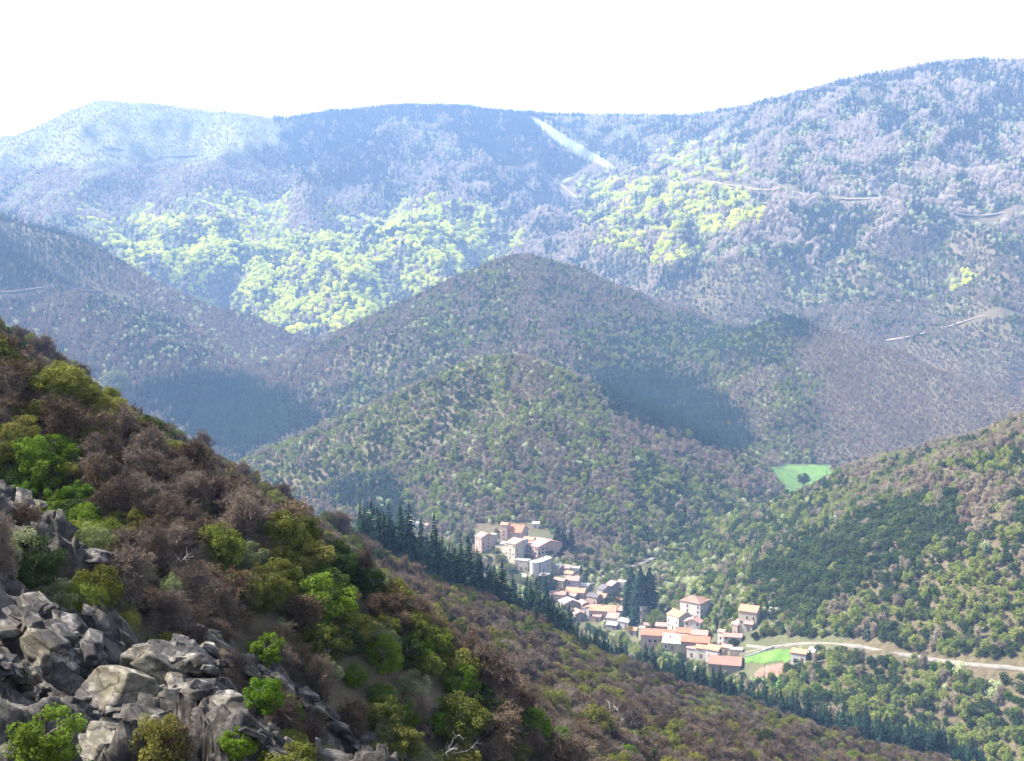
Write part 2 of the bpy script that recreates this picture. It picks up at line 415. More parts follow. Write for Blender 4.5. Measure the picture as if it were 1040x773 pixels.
for poly, d0, d1, val in GRASSY:
    k = in_poly(ju, jv, poly) & (GY.ravel() > d0) & (GY.ravel() < d1); gr[k] = np.maximum(gr[k], val)
at = tm.attributes.new('grass', 'FLOAT', 'POINT'); at.data.foreach_set('value', gr)
rk_ = np.clip(ROCKM * 1.5, 0, 1) * np.clip(.15 + 2.2 * (rib + .5 * fbm(al / 1.2, ac / 1.2, 3, 81)), 0, 1)
at = tm.attributes.new('rock', 'FLOAT', 'POINT'); at.data.foreach_set('value', rk_.ravel().astype(np.float32))
terrain = link(bpy.data.objects.new('ground', tm)); tag(terrain, kind='structure')

# ------------------------------------------------------------------ tree prototypes
def leaves(pts, nrm, size, rng, jitter=.9, aspect=.7):
    """one small quad per point"""
    n = len(pts)
    d = nrm + rng.normal(0, jitter, (n, 3)); d /= np.linalg.norm(d, axis=1)[:, None]
    a = np.cross(d, rng.normal(0, 1, (n, 3))); a /= np.linalg.norm(a, axis=1)[:, None] + 1e-9
    b = np.cross(d, a)
    s = (size * rng.uniform(.6, 1.4, n))[:, None]
    q = np.stack([pts - a * s - b * s * aspect * .3, pts + b * s * aspect, pts + a * s + b * s * aspect * .2, pts - b * s * aspect], 1)
    return q.reshape(-1, 3), np.arange(n * 4).reshape(n, 4)
def crown(seed, H, W, nclump, nleaf, leaf, base=.25, lean=0.0, clump=.34, flat=1.0):
    rng = np.random.default_rng(seed)
    cs = []
    while len(cs) < nclump:
        p = rng.uniform(-1, 1, 3); r = np.linalg.norm(p)
        if r > 1 or r < .25: continue
        cs.append(p)
    cs = np.array(cs); rad = rng.uniform(.7, 1.3, nclump) * clump
    k = rng.integers(0, nclump, nleaf)
    d = rng.normal(0, 1, (nleaf, 3)); d /= np.linalg.norm(d, axis=1)[:, None]
    rr = rng.uniform(.55, 1.0, nleaf) ** .6
    p = cs[k] * (1 - clump * .6) + d * (rad[k] * rr)[:, None]
    p[:, 2] = np.maximum(p[:, 2], -.85 + rng.uniform(0, .15, nleaf))
    c0 = H * (base + (1 - base) / 2); hz = H * (1 - base) / 2
    pts = p * np.array([W / 2, W / 2, hz * flat]) + np.array([lean, 0, c0])
    pts[:, 2] = np.maximum(pts[:, 2], H * base * .5)
    return leaves(pts, d + np.array([0, 0, .35]), leaf, rng)
def tubes(A, B, ra, rb, sides=3):
    A = np.asarray(A, float); B = np.asarray(B, float); n = len(A)
    d = B - A; d /= np.linalg.norm(d, axis=1)[:, None] + 1e-9
    up = np.where(np.abs(d[:, 2:3]) < .9, np.array([[0, 0, 1.]]), np.array([[1., 0, 0]]))
    s = np.cross(d, up); s /= np.linalg.norm(s, axis=1)[:, None]; t = np.cross(d, s)
    V = []; 
    for i in range(sides):
        a = 2 * math.pi * i / sides
        V.append(A + (s * math.cos(a) + t * math.sin(a)) * np.asarray(ra)[:, None])
    for i in range(sides):
        a = 2 * math.pi * i / sides
        V.append(B + (s * math.cos(a) + t * math.sin(a)) * np.asarray(rb)[:, None])
    V = np.stack(V, 1).reshape(-1, 3)
    f = np.array([[i, (i + 1) % sides, sides + (i + 1) % sides, sides + i] for i in range(sides)])
    Fc = (f[None] + (np.arange(n) * 2 * sides)[:, None, None]).reshape(-1, 4)
    return V, Fc
def join(parts):
    V = []; Fs = []; o = 0
    for v, f in parts:
        V.append(v); Fs.append(f + o); o += len(v)
    return np.concatenate(V), np.concatenate(Fs)
def branching(seed, H, W, n1=9, n2=6, n3=6, n4=5, tw=.035, base=.2, multi=3, droop=0.0):
    """trunk set and twig set of a leafless tree"""
    rng = np.random.default_rng(seed)
    trunkA = []; trunkB = []; ra = []; rb = []
    segs1 = []
    r0 = H * .022
    for s in range(multi):
        a = rng.uniform(0, 6.28); top = np.array([math.cos(a), math.sin(a), 0]) * W * .16 * (multi > 1) + np.array([0, 0, H * .72])
        p = np.array([rng.normal(0, .05), rng.normal(0, .05), -.3]); nseg = 5
        for i in range(nseg):
            q = p + (top - p) / (nseg - i) + rng.normal(0, H * .018, 3)
            trunkA.append(p); trunkB.append(q); ra.append(r0 * (1 - i / nseg * .75)); rb.append(r0 * (1 - (i + 1) / nseg * .75))
            segs1.append((p, q)); p = q
    S = np.array([[a, b] for a, b in segs1])
    def kids(S, n, L, spread, up):
        m = len(S) * n
        k = np.repeat(np.arange(len(S)), n); t = rng.uniform(.15, 1.0, m)[:, None]
        a = S[k, 0] * (1 - t) + S[k, 1] * t
        d = S[k, 1] - S[k, 0]; d /= np.linalg.norm(d, axis=1)[:, None] + 1e-9
        d = d * (1 - spread) + rng.normal(0, spread, (m, 3)); d[:, 2] += up
        d /= np.linalg.norm(d, axis=1)[:, None]
        l = L * rng.uniform(.5, 1.3, m)[:, None]
        mid = a + d * l * .5; d2 = d + rng.normal(0, .25, (m, 3)); d2[:, 2] += up * .4 - droop; d2 /= np.linalg.norm(d2, axis=1)[:, None]
        b = mid + d2 * l * .5
        return np.stack([np.stack([a, mid], 1), np.stack([mid, b], 1)], 1).reshape(-1, 2, 3)
    S1 = S[S[:, 1, 2] > H * base]
    L1 = kids(S1, n1, W * .30, .75, .35)
    L2 = kids(L1, n2, W * .17, .6, .2)
    L3 = kids(L2, n3, W * .09, .6, .12)
    tr = tubes(trunkA, trunkB, ra, rb, 5)
    l1 = tubes(L1[:, 0], L1[:, 1], np.full(len(L1), r0 * .33), np.full(len(L1), r0 * .2), 3)
    l2 = tubes(L2[:, 0], L2[:, 1], np.full(len(L2), r0 * .14), np.full(len(L2), r0 * .09), 3)
    # finest twigs as thin two-sided slivers
    n = len(L3)
    d = L3[:, 1] - L3[:, 0]; s = np.cross(d, rng.normal(0, 1, (n, 3))); s /= np.linalg.norm(s, axis=1)[:, None] + 1e-9
    wv = tw * rng.uniform(.6, 1.4, n)[:, None]
    q = np.stack([L3[:, 0] - s * wv, L3[:, 0] + s * wv, L3[:, 1] + s * wv * .4, L3[:, 1] - s * wv * .4], 1).reshape(-1, 3)
    fine = (q, np.arange(4 * n).reshape(n, 4))
    return join([tr, l1]), join([l2, fine])
def conifer(seed, H, W, levels=22, per=9, fine=3, base=.06, tw=1.0):
    rng = np.random.default_rng(seed); V = []
    for i in range(levels):
        t = i / (levels - 1); z = H * (base + (1 - base) * t) ; r = W / 2 * (1 - t) ** .85 * rng.uniform(.8, 1.12) + .05 * W * (1 - t) + .02 * W
        for k in range(per):
            a = rng.uniform(0, 6.28); rr = r * rng.uniform(.65, 1.12); w = rr * .38 * tw + .05
            for q in range(fine):
                a2 = a + rng.normal(0, .16); c, s = math.cos(a2), math.sin(a2)
                t0 = q / fine * .8; t1 = min(1, t0 + .5)
                p0 = np.array([c * rr * t0, s * rr * t0, z - rr * .25 * t0]); p1 = np.array([c * rr * t1, s * rr * t1, z - rr * .42 * t1 + rng.normal(0, .05 * rr)])
                sd = np.array([-s, c, rng.normal(0, .5)]); m = (p0 + p1) / 2 + np.array([0, 0, -.06 * rr])
                V += [p0, m + sd * w * .5, p1, m - sd * w * .5]
    V.append(np.array([0, 0, H * 1.03])); V.append(np.array([.04 * W, 0, H * .9])); V.append(np.array([0, .04 * W, H * .9])); V.append(np.array([-.04 * W, 0, H * .9]))
    V = np.array(V); return V, np.arange(len(V)).reshape(-1, 4)
def fir(seed, H, W):
    rng = np.random.default_rng(seed); V = []
    for i in range(44):
        t = i / 43; z = H * (.03 + .97 * t); r = W / 2 * (1 - t ** 2.6) * rng.uniform(.85, 1.1) + .03 * W
        for k in range(26):
            a = rng.uniform(0, 6.28); rr = r * rng.uniform(.75, 1.1); c, s = math.cos(a), math.sin(a); w_ = W * .055
            p0 = np.array([c * rr * .35, s * rr * .35, z]); p1 = np.array([c * rr, s * rr, z - H * .03]); sd = np.array([-s, c, rng.normal(0, .5)]); m = (p0 + p1) / 2
            V += [p0, m + sd * w_, p1, m - sd * w_]
    V = np.array(V); return V, np.arange(len(V)).reshape(-1, 4)
def trunk_only(H, r, seed=0, limbs=6, base=.3, W=3):
    rng = np.random.default_rng(seed); A = []; B = []; ra = []; rb = []
    p = np.array([0, 0, -.4]); n = 5
    pts = [p]
    for i in range(n):
        q = p + np.array([rng.normal(0, .05 * H * .3), rng.normal(0, .05 * H * .3), H * .8 / n]); A.append(p); B.append(q); ra.append(r * (1 - i / n * .8)); rb.append(r * (1 - (i + 1) / n * .8)); p = q; pts.append(q)
    for i in range(limbs):
        k = rng.integers(1, n); s = pts[k]; a = rng.uniform(0, 6.28)
        e = s + np.array([math.cos(a) * W * .3, math.sin(a) * W * .3, H * .2]); A.append(s); B.append(e); ra.append(r * .4); rb.append(r * .12)
    return tubes(A, B, ra, rb, 6)

PROTO = {}          # kind -> list of (trunk mesh, crown mesh), detailed
LOW = {}            # kind -> list of single-mesh objects for the woods
def both(kind, tr, cr, mt, mc):
    PROTO.setdefault(kind, []).append((mesh_np(kind + '_trunk', *tr, mt), mesh_np(kind + '_crown', *cr, mc)))
for s in range(4):
    b, t = branching(300 + s, 6.0, 5.4, 5, 6, 7, tw=.020, multi=4, base=.12)
    both('bare', b, t, M['bark'], M['bare'])
    b, t = branching(320 + s, 5.0, 5.0, 5, 6, 7, tw=.024, multi=4, base=.08)
    both('purple', b, t, M['bark'], M['purple'])
    both('bud', trunk_only(5.2, .12, s, 8, W=4), crown(340 + s, 5.2, 5.0, 70, 9000, .085, base=.08, clump=.22), M['bark'], M['bud'])
    both('green', trunk_only(4.6, .11, s + 9, 8, W=4), crown(360 + s, 4.6, 4.4, 64, 9000, .085, base=.05, clump=.22), M['bark'], M['green'])
    both('oak', trunk_only(4.8, .14, s + 19, 8, W=4), crown(380 + s, 4.8, 5.0, 66, 8000, .085, base=.05, clump=.22), M['bark'], M['oak'])
    both('pale', trunk_only(4.8, .10, s + 29, 8, W=4), crown(400 + s, 4.8, 4.4, 64, 7000, .075, base=.05, clump=.22), M['bark'], M['pale'])
    both('conf', trunk_only(13, .22, s + 39, 0, W=2), conifer(420 + s, 14, 5.4, 30, 10, 4), M['bark'], M['conf'])

for s in range(3): both('fir', trunk_only(13, .3, s + 49, 0, W=2), fir(440 + s, 14, 5.0), M['bark'], M['conf'])
def make_low(kind, build, n, mat):
    c = bpy.data.collections.new(kind + '_kinds')          # sources for the woods' geometry nodes, kept out of the scene
    for s in range(n):
        o = bpy.data.objects.new(kind + '_source', mesh_np(kind + '_low', *build(s), mat)); c.objects.link(o)
    LOW[kind] = (c, n)
def low_bare(s, tw=.05, H=8.5, W=7.2):
    b, t = branching(500 + s, H, W, 4, 4, 5, tw=tw, multi=3, base=.2); return join([b, t])
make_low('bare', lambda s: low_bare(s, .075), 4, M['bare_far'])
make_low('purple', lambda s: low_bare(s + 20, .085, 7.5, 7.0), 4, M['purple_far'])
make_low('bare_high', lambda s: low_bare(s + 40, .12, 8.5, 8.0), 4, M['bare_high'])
make_low('beech', lambda s: crown(520 + s, 10, 9.0, 26, 1500, .36, base=.10, clump=.36), 4, M['beech'])
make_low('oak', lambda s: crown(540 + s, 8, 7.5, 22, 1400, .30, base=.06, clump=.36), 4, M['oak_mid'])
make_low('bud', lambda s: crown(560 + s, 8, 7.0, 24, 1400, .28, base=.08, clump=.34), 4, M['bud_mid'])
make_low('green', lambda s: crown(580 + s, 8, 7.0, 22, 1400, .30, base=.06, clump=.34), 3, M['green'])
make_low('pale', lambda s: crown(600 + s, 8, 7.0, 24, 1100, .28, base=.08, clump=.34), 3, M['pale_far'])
make_low('conf', lambda s: conifer(620 + s, 15, 5.6, 15, 7, 2), 4, M['conf'])

def scatter_tree(kind, ps, sc, rot, vi, name, label, group=None, src=None):
    """one object of many trees: a point mesh that carries a geometry-nodes instancer"""
    if len(ps) == 0: return None
    me = bpy.data.meshes.new(name); me.vertices.add(len(ps)); me.vertices.foreach_set('co', np.asarray(ps, np.float32).ravel())
    a = me.attributes.new('scl', 'FLOAT_VECTOR', 'POINT'); a.data.foreach_set('vector', np.asarray(sc, np.float32).ravel())
    a = me.attributes.new('rot', 'FLOAT_VECTOR', 'POINT'); a.data.foreach_set('vector', np.asarray(rot, np.float32).ravel())
    a = me.attributes.new('pick', 'INT', 'POINT'); a.data.foreach_set('value', np.asarray(vi, np.int32))
    o = link(bpy.data.objects.new(name, me)); tag(o, label, 'woodland', group, 'stuff')
    g = bpy.data.node_groups.new(name + '_nodes', 'GeometryNodeTree')
    g.interface.new_socket('Geometry', in_out='INPUT', socket_type='NodeSocketGeometry')
    g.interface.new_socket('Geometry', in_out='OUTPUT', socket_type='NodeSocketGeometry')
    i = g.nodes.new('NodeGroupInput'); out = g.nodes.new('NodeGroupOutput')
    ci = g.nodes.new('GeometryNodeCollectionInfo'); ci.inputs['Collection'].default_value = src or LOW[kind][0]
    ci.inputs['Separate Children'].default_value = True; ci.inputs['Reset Children'].default_value = True
    ip = g.nodes.new('GeometryNodeInstanceOnPoints'); ip.inputs['Pick Instance'].default_value = True
    def attr(nm, t):
        q = g.nodes.new('GeometryNodeInputNamedAttribute'); q.data_type = t; q.inputs['Name'].default_value = nm
        return [s for s in q.outputs if s.enabled and s.name == 'Attribute'][0]
    g.links.new(i.outputs[0], ip.inputs['Points']); g.links.new(ci.outputs[0], ip.inputs['Instance'])
    g.links.new(attr('pick', 'INT'), ip.inputs['Instance Index'])
    g.links.new(attr('rot', 'FLOAT_VECTOR'), ip.inputs['Rotation']); g.links.new(attr('scl', 'FLOAT_VECTOR'), ip.inputs['Scale'])
    g.links.new(ip.outputs[0], out.inputs[0])
    md = o.modifiers.new('trees', 'NODES'); md.node_group = g
    return o

# ------------------------------------------------------------------ woods: which trees grow where (zones in photo coordinates)
KINDS = ['bare', 'purple', 'beech', 'oak', 'bud', 'green', 'pale', 'conf']
def mixv(**k): return np.array([k.get(q, 0) for q in KINDS], float)
ZONES = [  # (depth range, polygon or None, mix, cover, scale); later entries win
 (430, 2050, None, mixv(bare=.40, purple=.25, bud=.12, oak=.15, conf=.08), 1.0, .9),
 (2050, 7000, None, mixv(bare=.46, purple=.10, bud=.08, conf=.20, oak=.04, pale=.12), 1.25, 1.2),
 (3000, 7000, [(-300,80),(310,80),(330,130),(280,175),(150,190),(-300,190)], mixv(bare=.6, pale=.3, bud=.1), .75, .6),
 (3000, 7000, [(0,175),(280,175),(270,235),(170,235),(100,250),(0,225)], mixv(bare=.5, purple=.25, pale=.2, conf=.05), .95, 1.1),
 (3000, 7000, [(60,220),(240,200),(340,215),(310,235),(200,240),(120,235)], mixv(pale=.35, beech=.3, bare=.35), .95, 1.5),
 (3000, 7000, [(292,100),(520,100),(600,170),(560,178),(470,172),(420,160),(372,200),(320,200),(285,175)], mixv(conf=.92, bare=.08), 1.8, 1.15),
 (3000, 7000, [(390,120),(460,125),(480,165),(420,158),(385,140)], mixv(conf=.2, bare=.5, bud=.1, pale=.2), 1.0, 1.1),
 (3000, 7000, [(292,90),(720,90),(720,122),(292,120)], mixv(conf=.97, bare=.03), 1.6, 1.0),
 (3000, 7000, [(550,115),(720,115),(740,150),(690,165),(620,155)], mixv(conf=.5, bare=.25, pale=.25), 1.0, 1.1),
 (2800, 7000, [(290,195),(370,190),(380,225),(300,232)], mixv(bare=.45, purple=.45, pale=.1), 1.0, 1.1),
 (2400, 7000, [(105,250),(170,222),(250,240),(300,232),(380,222),(440,205),(500,215),(525,250),(490,275),(440,312),(385,372),(320,375),(250,335),(190,320),(150,290)], mixv(beech=.56, pale=.12, oak=.08, bud=.14, conf=.06, bare=.04), .95, 1.35),
 (2400, 7000, [(350,225),(400,222),(420,250),(380,255)], mixv(beech=.3, oak=.5, bare=.2), 1.1, 1.2),
 (2400, 7000, [(220,245),(300,270),(330,300),(280,310),(220,275)], mixv(beech=.5, oak=.3, bud=.2), 1.1, 1.2),
 (2400, 7000, [(575,190),(620,178),(690,182),(770,195),(760,235),(700,258),(640,265),(600,235)], mixv(beech=.40, bud=.14, bare=.18, conf=.12, pale=.16), .95, 1.3),
 (2400, 7000, [(680,150),(740,140),(770,175),(700,182)], mixv(beech=.2, pale=.4, bare=.3, conf=.1), .9, 1.6),
 (2400, 7000, [(470,175),(570,180),(620,235),(600,262),(540,250),(500,215)], mixv(conf=.42, bare=.35, oak=.15, purple=.08), 1.1, 1.1),
 (2300, 7000, [(720,60),(1040,40),(1040,75),(860,95),(740,125)], mixv(conf=.55, oak=.15, bare=.3), 1.0, 1.0),
 (2300, 7000, [(948,155),(985,110),(1045,70),(1045,100),(1000,135),(965,160)], mixv(conf=.95, bare=.05), 1.4, 1.1),
 (2050, 7000, [(790,205),(950,215),(1045,225),(1045,320),(940,330),(830,320),(760,280)], mixv(conf=.30, oak=.20, bare=.30, bud=.12, pale=.08), 1.3, 1.25),
 (2050, 7000, [(960,290),(1010,270),(1020,290),(970,305)], mixv(beech=.6, pale=.4), 1.0, 1.1),
 (2050, 7000, [(600,262),(700,262),(755,290),(740,320),(680,305),(620,285)], mixv(conf=.8, bare=.1, oak=.1), 1.3, 1.0),
 # spur on the left
 (1560, 2450, [(-200,100),(340,200),(340,480),(200,480),(-200,480)], mixv(bare=.30, purple=.44, conf=.22, pale=.04), 1.4, 1.05),
 (1560, 2450, [(-20,220),(70,228),(110,262),(95,275),(40,265),(-20,270)], mixv(conf=.85, oak=.15), 1.7, 1.15),
 (1560, 2450, [(-20,262),(40,265),(95,275),(105,292),(60,292),(-20,300)], mixv(conf=.8, oak=.1, bare=.1), 1.6, 1.1),
 (1560, 2450, [(90,300),(150,305),(200,345),(215,380),(150,365)], mixv(conf=.40, bare=.3, oak=.2, pale=.1), 1.1, 1.0),
 (1560, 2450, [(110,262),(170,275),(215,320),(200,330),(150,295)], mixv(pale=.25, purple=.5, bare=.25), 1.0, 1.0),
 (1400, 2450, [(135,392),(200,380),(270,388),(340,428),(330,445),(290,455),(265,485),(225,460),(180,430)], mixv(conf=.98, oak=.02), 1.95, 1.45),
 (1900, 3100, [(190,345),(240,335),(310,360),(320,390),(260,395),(210,380)], mixv(bare=.6, purple=.25, pale=.15), 1.0, 1.0),
 # cone behind the centre
 (1560, 2049, [(330,240),(820,240),(820,400),(600,400),(330,440)], mixv(bare=.34, purple=.26, oak=.18, bud=.12, conf=.10), 1.2, .9),
 (1560, 2049, [(330,380),(440,315),(500,270),(520,290),(480,345),(400,400),(330,430)], mixv(bare=.25, oak=.28, bud=.25, conf=.17, pale=.05), 1.15, 1.0),
 # brown hill
 (1230, 1960, [(580,330),(800,315),(810,440),(700,460),(580,410)], mixv(oak=.40, bud=.24, bare=.14, conf=.22), 1.4, .95),
 (1230, 1960, [(800,315),(1060,380),(1060,470),(800,470)], mixv(purple=.60, bare=.40), 1.3, .62),
 (1400, 2050, [(764,330),(778,312),(822,312),(826,334),(800,344),(770,342)], mixv(conf=.95, oak=.05), 1.9, 1.15),
 # hill above the village
 (960, 1560, [(250,340),(830,340),(830,600),(250,600)], mixv(bare=.32, purple=.14, bud=.34, oak=.17, pale=.03), 1.25, .8),
 (960, 1560, [(270,480),(420,395),(500,355),(540,370),(470,440),(410,470),(300,500)], mixv(bare=.10, oak=.34, bud=.44, conf=.09, pale=.03), 1.25, .8),
 (960, 1560, [(330,485),(400,478),(415,500),(385,520),(345,515)], mixv(conf=.9, oak=.1), 1.6, 1.0),
 (960, 1560, [(600,400),(700,430),(800,490),(790,520),(700,530),(630,480)], mixv(bare=.36, purple=.36, oak=.16, bud=.12), 1.15, .85),
 (960, 1560, [(540,370),(600,395),(640,440),(560,440),(500,430)], mixv(bare=.32, purple=.08, oak=.10, bud=.46, pale=.04), 1.25, .8),
 (960, 1560, [(370,512),(415,512),(425,545),(380,545)], mixv(conf=.5, oak=.4, pale=.1), 1.4, 1.1),
 (1180, 2000, [(600,383),(640,374),(700,388),(752,420),(768,450),(745,462),(700,448),(655,432),(610,408)], mixv(conf=.95, oak=.05), 1.95, 1.3),
 (1235, 2000, [(700,345),(790,325),(800,345),(770,372),(730,372)], mixv(oak=.5, conf=.3, bud=.2), 1.4, .95),
 (930, 1300, [(690,505),(790,495),(812,515),(770,555),(700,590),(672,560)], mixv(conf=.3, oak=.5, bare=.2), 1.5, .9),
 # slope right of the village and the valley floor
 (440, 1100, [(640,400),(1300,300),(1300,900),(640,900)], mixv(oak=.40, bud=.36, bare=.14, conf=.06, green=.02, pale=.02), 1.7, .85),
 (640, 1100, [(860,440),(1060,410),(1060,500),(960,500),(860,520)], mixv(bare=.46, purple=.1, oak=.22, bud=.22), 1.15, .85),
 (640, 1100, [(930,500),(1010,495),(1040,530),(980,560),(940,540)], mixv(bare=.35, purple=.45, bud=.2), 1.15, .85),
 (640, 1100, [(690,570),(820,520),(870,560),(830,600),(720,600)], mixv(oak=.46, conf=.18, bud=.22, bare=.12, green=.02), 1.7, .85),
 (640, 1100, [(760,580),(840,545),(890,505),(965,505),(985,545),(940,585),(925,630),(885,650),(765,642)], mixv(oak=.93, bud=.04, bare=.03), 1.9, 1.0),
 (440, 900, [(940,590),(1060,540),(1060,690),(930,650)], mixv(bud=.62, green=.06, oak=.26, bare=.06), 1.8, .85),
 (440, 800, [(830,660),(1060,690),(1060,800),(850,800),(780,700)], mixv(bud=.42, green=.06, oak=.36, bare=.12, pale=.04), 1.5, .85),
 (440, 800, [(790,690),(870,655),(1060,690),(1060,800),(850,800)], mixv(bud=.42, green=.08, oak=.34, bare=.12, pale=.04), 1.5, .85),
 (600, 1060, [(560,560),(640,575),(760,560),(770,640),(640,600)], mixv(oak=.34, bud=.26, pale=.16, bare=.2, green=.04), 1.15, .8),
 (600, 960, [(440,540),(520,590),(640,650),(640,700),(440,640)], mixv(bud=.5, pale=.2, bare=.3), 1.0, .7),
]
CLEAR = [  # no woodland here: meadows, fields, roads, village core
 (1150, 1450, [(779,476),(800,471),(842,472),(850,485),(828,503),(800,502)]),
 (600, 965, [(480,528),(540,528),(565,545),(575,572),(640,588),(650,610),(690,602),(725,602),(730,622),(752,612),(780,614),(782,640),(815,650),(826,658),(826,690),(820,702),(765,704),(740,692),(600,652),(520,590),(480,566)]),
 (3000, 7000, [(534,118),(541,118),(580,141),(628,171),(612,172),(568,148)]),
]
HOUSE_XY = []
def seg_dist(x, y, pts):
    d = np.full(x.shape, 1e9)
    for a, b in zip(pts[:-1], pts[1:]):
        dx, dy = b[0] - a[0], b[1] - a[1]
        t = np.clip(((x - a[0]) * dx + (y - a[1]) * dy) / (dx * dx + dy * dy + 1e-9), 0, 1)
        d = np.minimum(d, np.hypot(x - a[0] - t * dx, y - a[1] - t * dy))
    return d

# ------------------------------------------------------------------ roads (traced, then laid on the ground)
def densify(pts, step):
    out = [pts[0]]
    for a, b in zip(pts[:-1], pts[1:]):
        n = max(1, int(np.hypot(*(np.array(b[:2]) - a[:2])) / step))
        for i in range(1, n + 1): out.append(tuple(np.array(a) * (1 - i / n) + np.array(b) * i / n))
    return out
def smooth_path(p, it=2):
    p = np.array(p)
    for _ in range(it): p[1:-1] = (p[:-2] + 2 * p[1:-1] + p[2:]) / 4
    return p
ROADS = []
def road(name, uv, width, mat, lift=.35, step=6.0, dmin=450):
    pts = [hit(u, v, dmin)[:2] for u, v in uv]
    p = smooth_path(densify([tuple(q) for q in pts], step), 14)
    t = np.gradient(p, axis=0); t /= np.linalg.norm(t, axis=1)[:, None] + 1e-9
    nrm = np.stack([t[:, 1], -t[:, 0]], 1)
    V = []; zc = smooth_path(np.stack([ground(p[:, 0], p[:, 1])] * 2, 1), 6)[:, 0]
    q0 = p + nrm * width / 2; q1 = p - nrm * width / 2
    lowside = np.where(ground(q0[:, 0], q0[:, 1]) < ground(q1[:, 0], q1[:, 1]), 1.0, -1.0)[:, None]
    for k, dz in ((-1, 0), (-.33, .02), (.33, .02), (1, 0), (1.02, -1.3)):
        q = p + nrm * lowside * width / 2 * k; V.append(np.stack([q[:, 0], q[:, 1], zc + lift + dz], 1))
    V = np.stack(V, 1); n = len(p); ix = np.arange(n * 5).reshape(n, 5)
    f = np.stack([ix[:-1, :-1], ix[:-1, 1:], ix[1:, 1:], ix[1:, :-1]], -1).reshape(-1, 4)
    o = link(bpy.data.objects.new(name, mesh_np(name, V.reshape(-1, 3), f, mat, True))); tag(o, kind='structure')
    ROADS.append(([tuple(q) for q in p], width)); return o
M['road'] = mat_plain('pale_gravel_road', (.10, .09, .08), (.155, .14, .12), .3)
M['cutting'] = mat_plain('pale_track_earth', (.16, .125, .095), (.25, .20, .165), .03)
M['grass'] = mat_plain('meadow_grass', (.042, .088, .016), (.075, .135, .030), .12)
M['soil'] = mat_plain('ploughed_soil', (.105, .062, .045), (.15, .092, .068), .3)
road('road', [(745,666),(757,662),(772,657),(787,652),(815,650),(840,651),(858,655),(872,659),(890,663),(912,667),(945,669),(978,672),(995,676),(1015,680),(1042,684),(1100,690)], 3.2, M['road'], .5)
road('road', [(600,592),(612,587),(624,582),(640,576),(664,567)], 4.0, M['road'], .5)
road('track', [(462,172),(510,172),(560,176),(640,180),(700,184),(760,189),(800,195),(860,203),(930,208),(1045,213)], 7, M['cutting'], 1.0, 20, 2000)
road('track', [(900,346),(935,338),(965,330),(1000,328),(1045,322),(1150,316)], 8, M['cutting'], 1.0, 15, 1700)
road('track', [(-150,312),(12,300),(50,293),(95,288),(125,297)], 6, M['cutting'], 1.0, 15, 1500)
road('track', [(60,158),(130,153),(200,158)], 7, M['cutting'], 1.0, 20, 2500)

def patch(name, uv, mat, cell=2.0, lift=.3, dmin=450, wob=1.5):
    w = [hit(u, v, dmin) for u, v in uv]; poly = [(q[0], q[1]) for q in w]
    xs = [q[0] for q in poly]; ys = [q[1] for q in poly]
    gx = np.arange(min(xs) - cell, max(xs) + cell, cell); gy = np.arange(min(ys) - cell, max(ys) + cell, cell)
    X, Y = np.meshgrid(gx, gy); X = X + wob * fbm(X / 9, Y / 9, 2, 5); Y = Y + wob * fbm(X / 9 + 7, Y / 9, 2, 6)
    Z = ground(X, Y) + lift
    ix = np.arange(X.size).reshape(X.shape)
    f = np.stack([ix[:-1, :-1], ix[:-1, 1:], ix[1:, 1:], ix[1:, :-1]], -1).reshape(-1, 4)
    cxy = np.stack([X.ravel(), Y.ravel()], 1)[f].mean(1)
    f = f[in_poly(cxy[:, 0], cxy[:, 1], poly)]
    used, inv = np.unique(f, return_inverse=True)
    V = np.stack([X.ravel(), Y.ravel(), Z.ravel()], 1)[used]
    o = link(bpy.data.objects.new(name, mesh_np(name, V, inv.reshape(f.shape), mat, True))); tag(o, kind='structure')
    return poly
patch('meadow', [(779,477),(800,472),(842,473),(848,486),(828,503),(800,502)], M['grass'], 4, .5, 1000)
patch('grass_field', [(753,668),(775,661),(800,660),(806,668),(800,672),(772,674),(760,674)], M['grass'])
patch('ploughed_field', [(772,678),(806,673),(804,687),(790,690),(766,687)], M['soil'])
patch('grass_field', [(764,690),(806,690),(816,684),(822,694),(800,700),(770,700)], M['grass'])

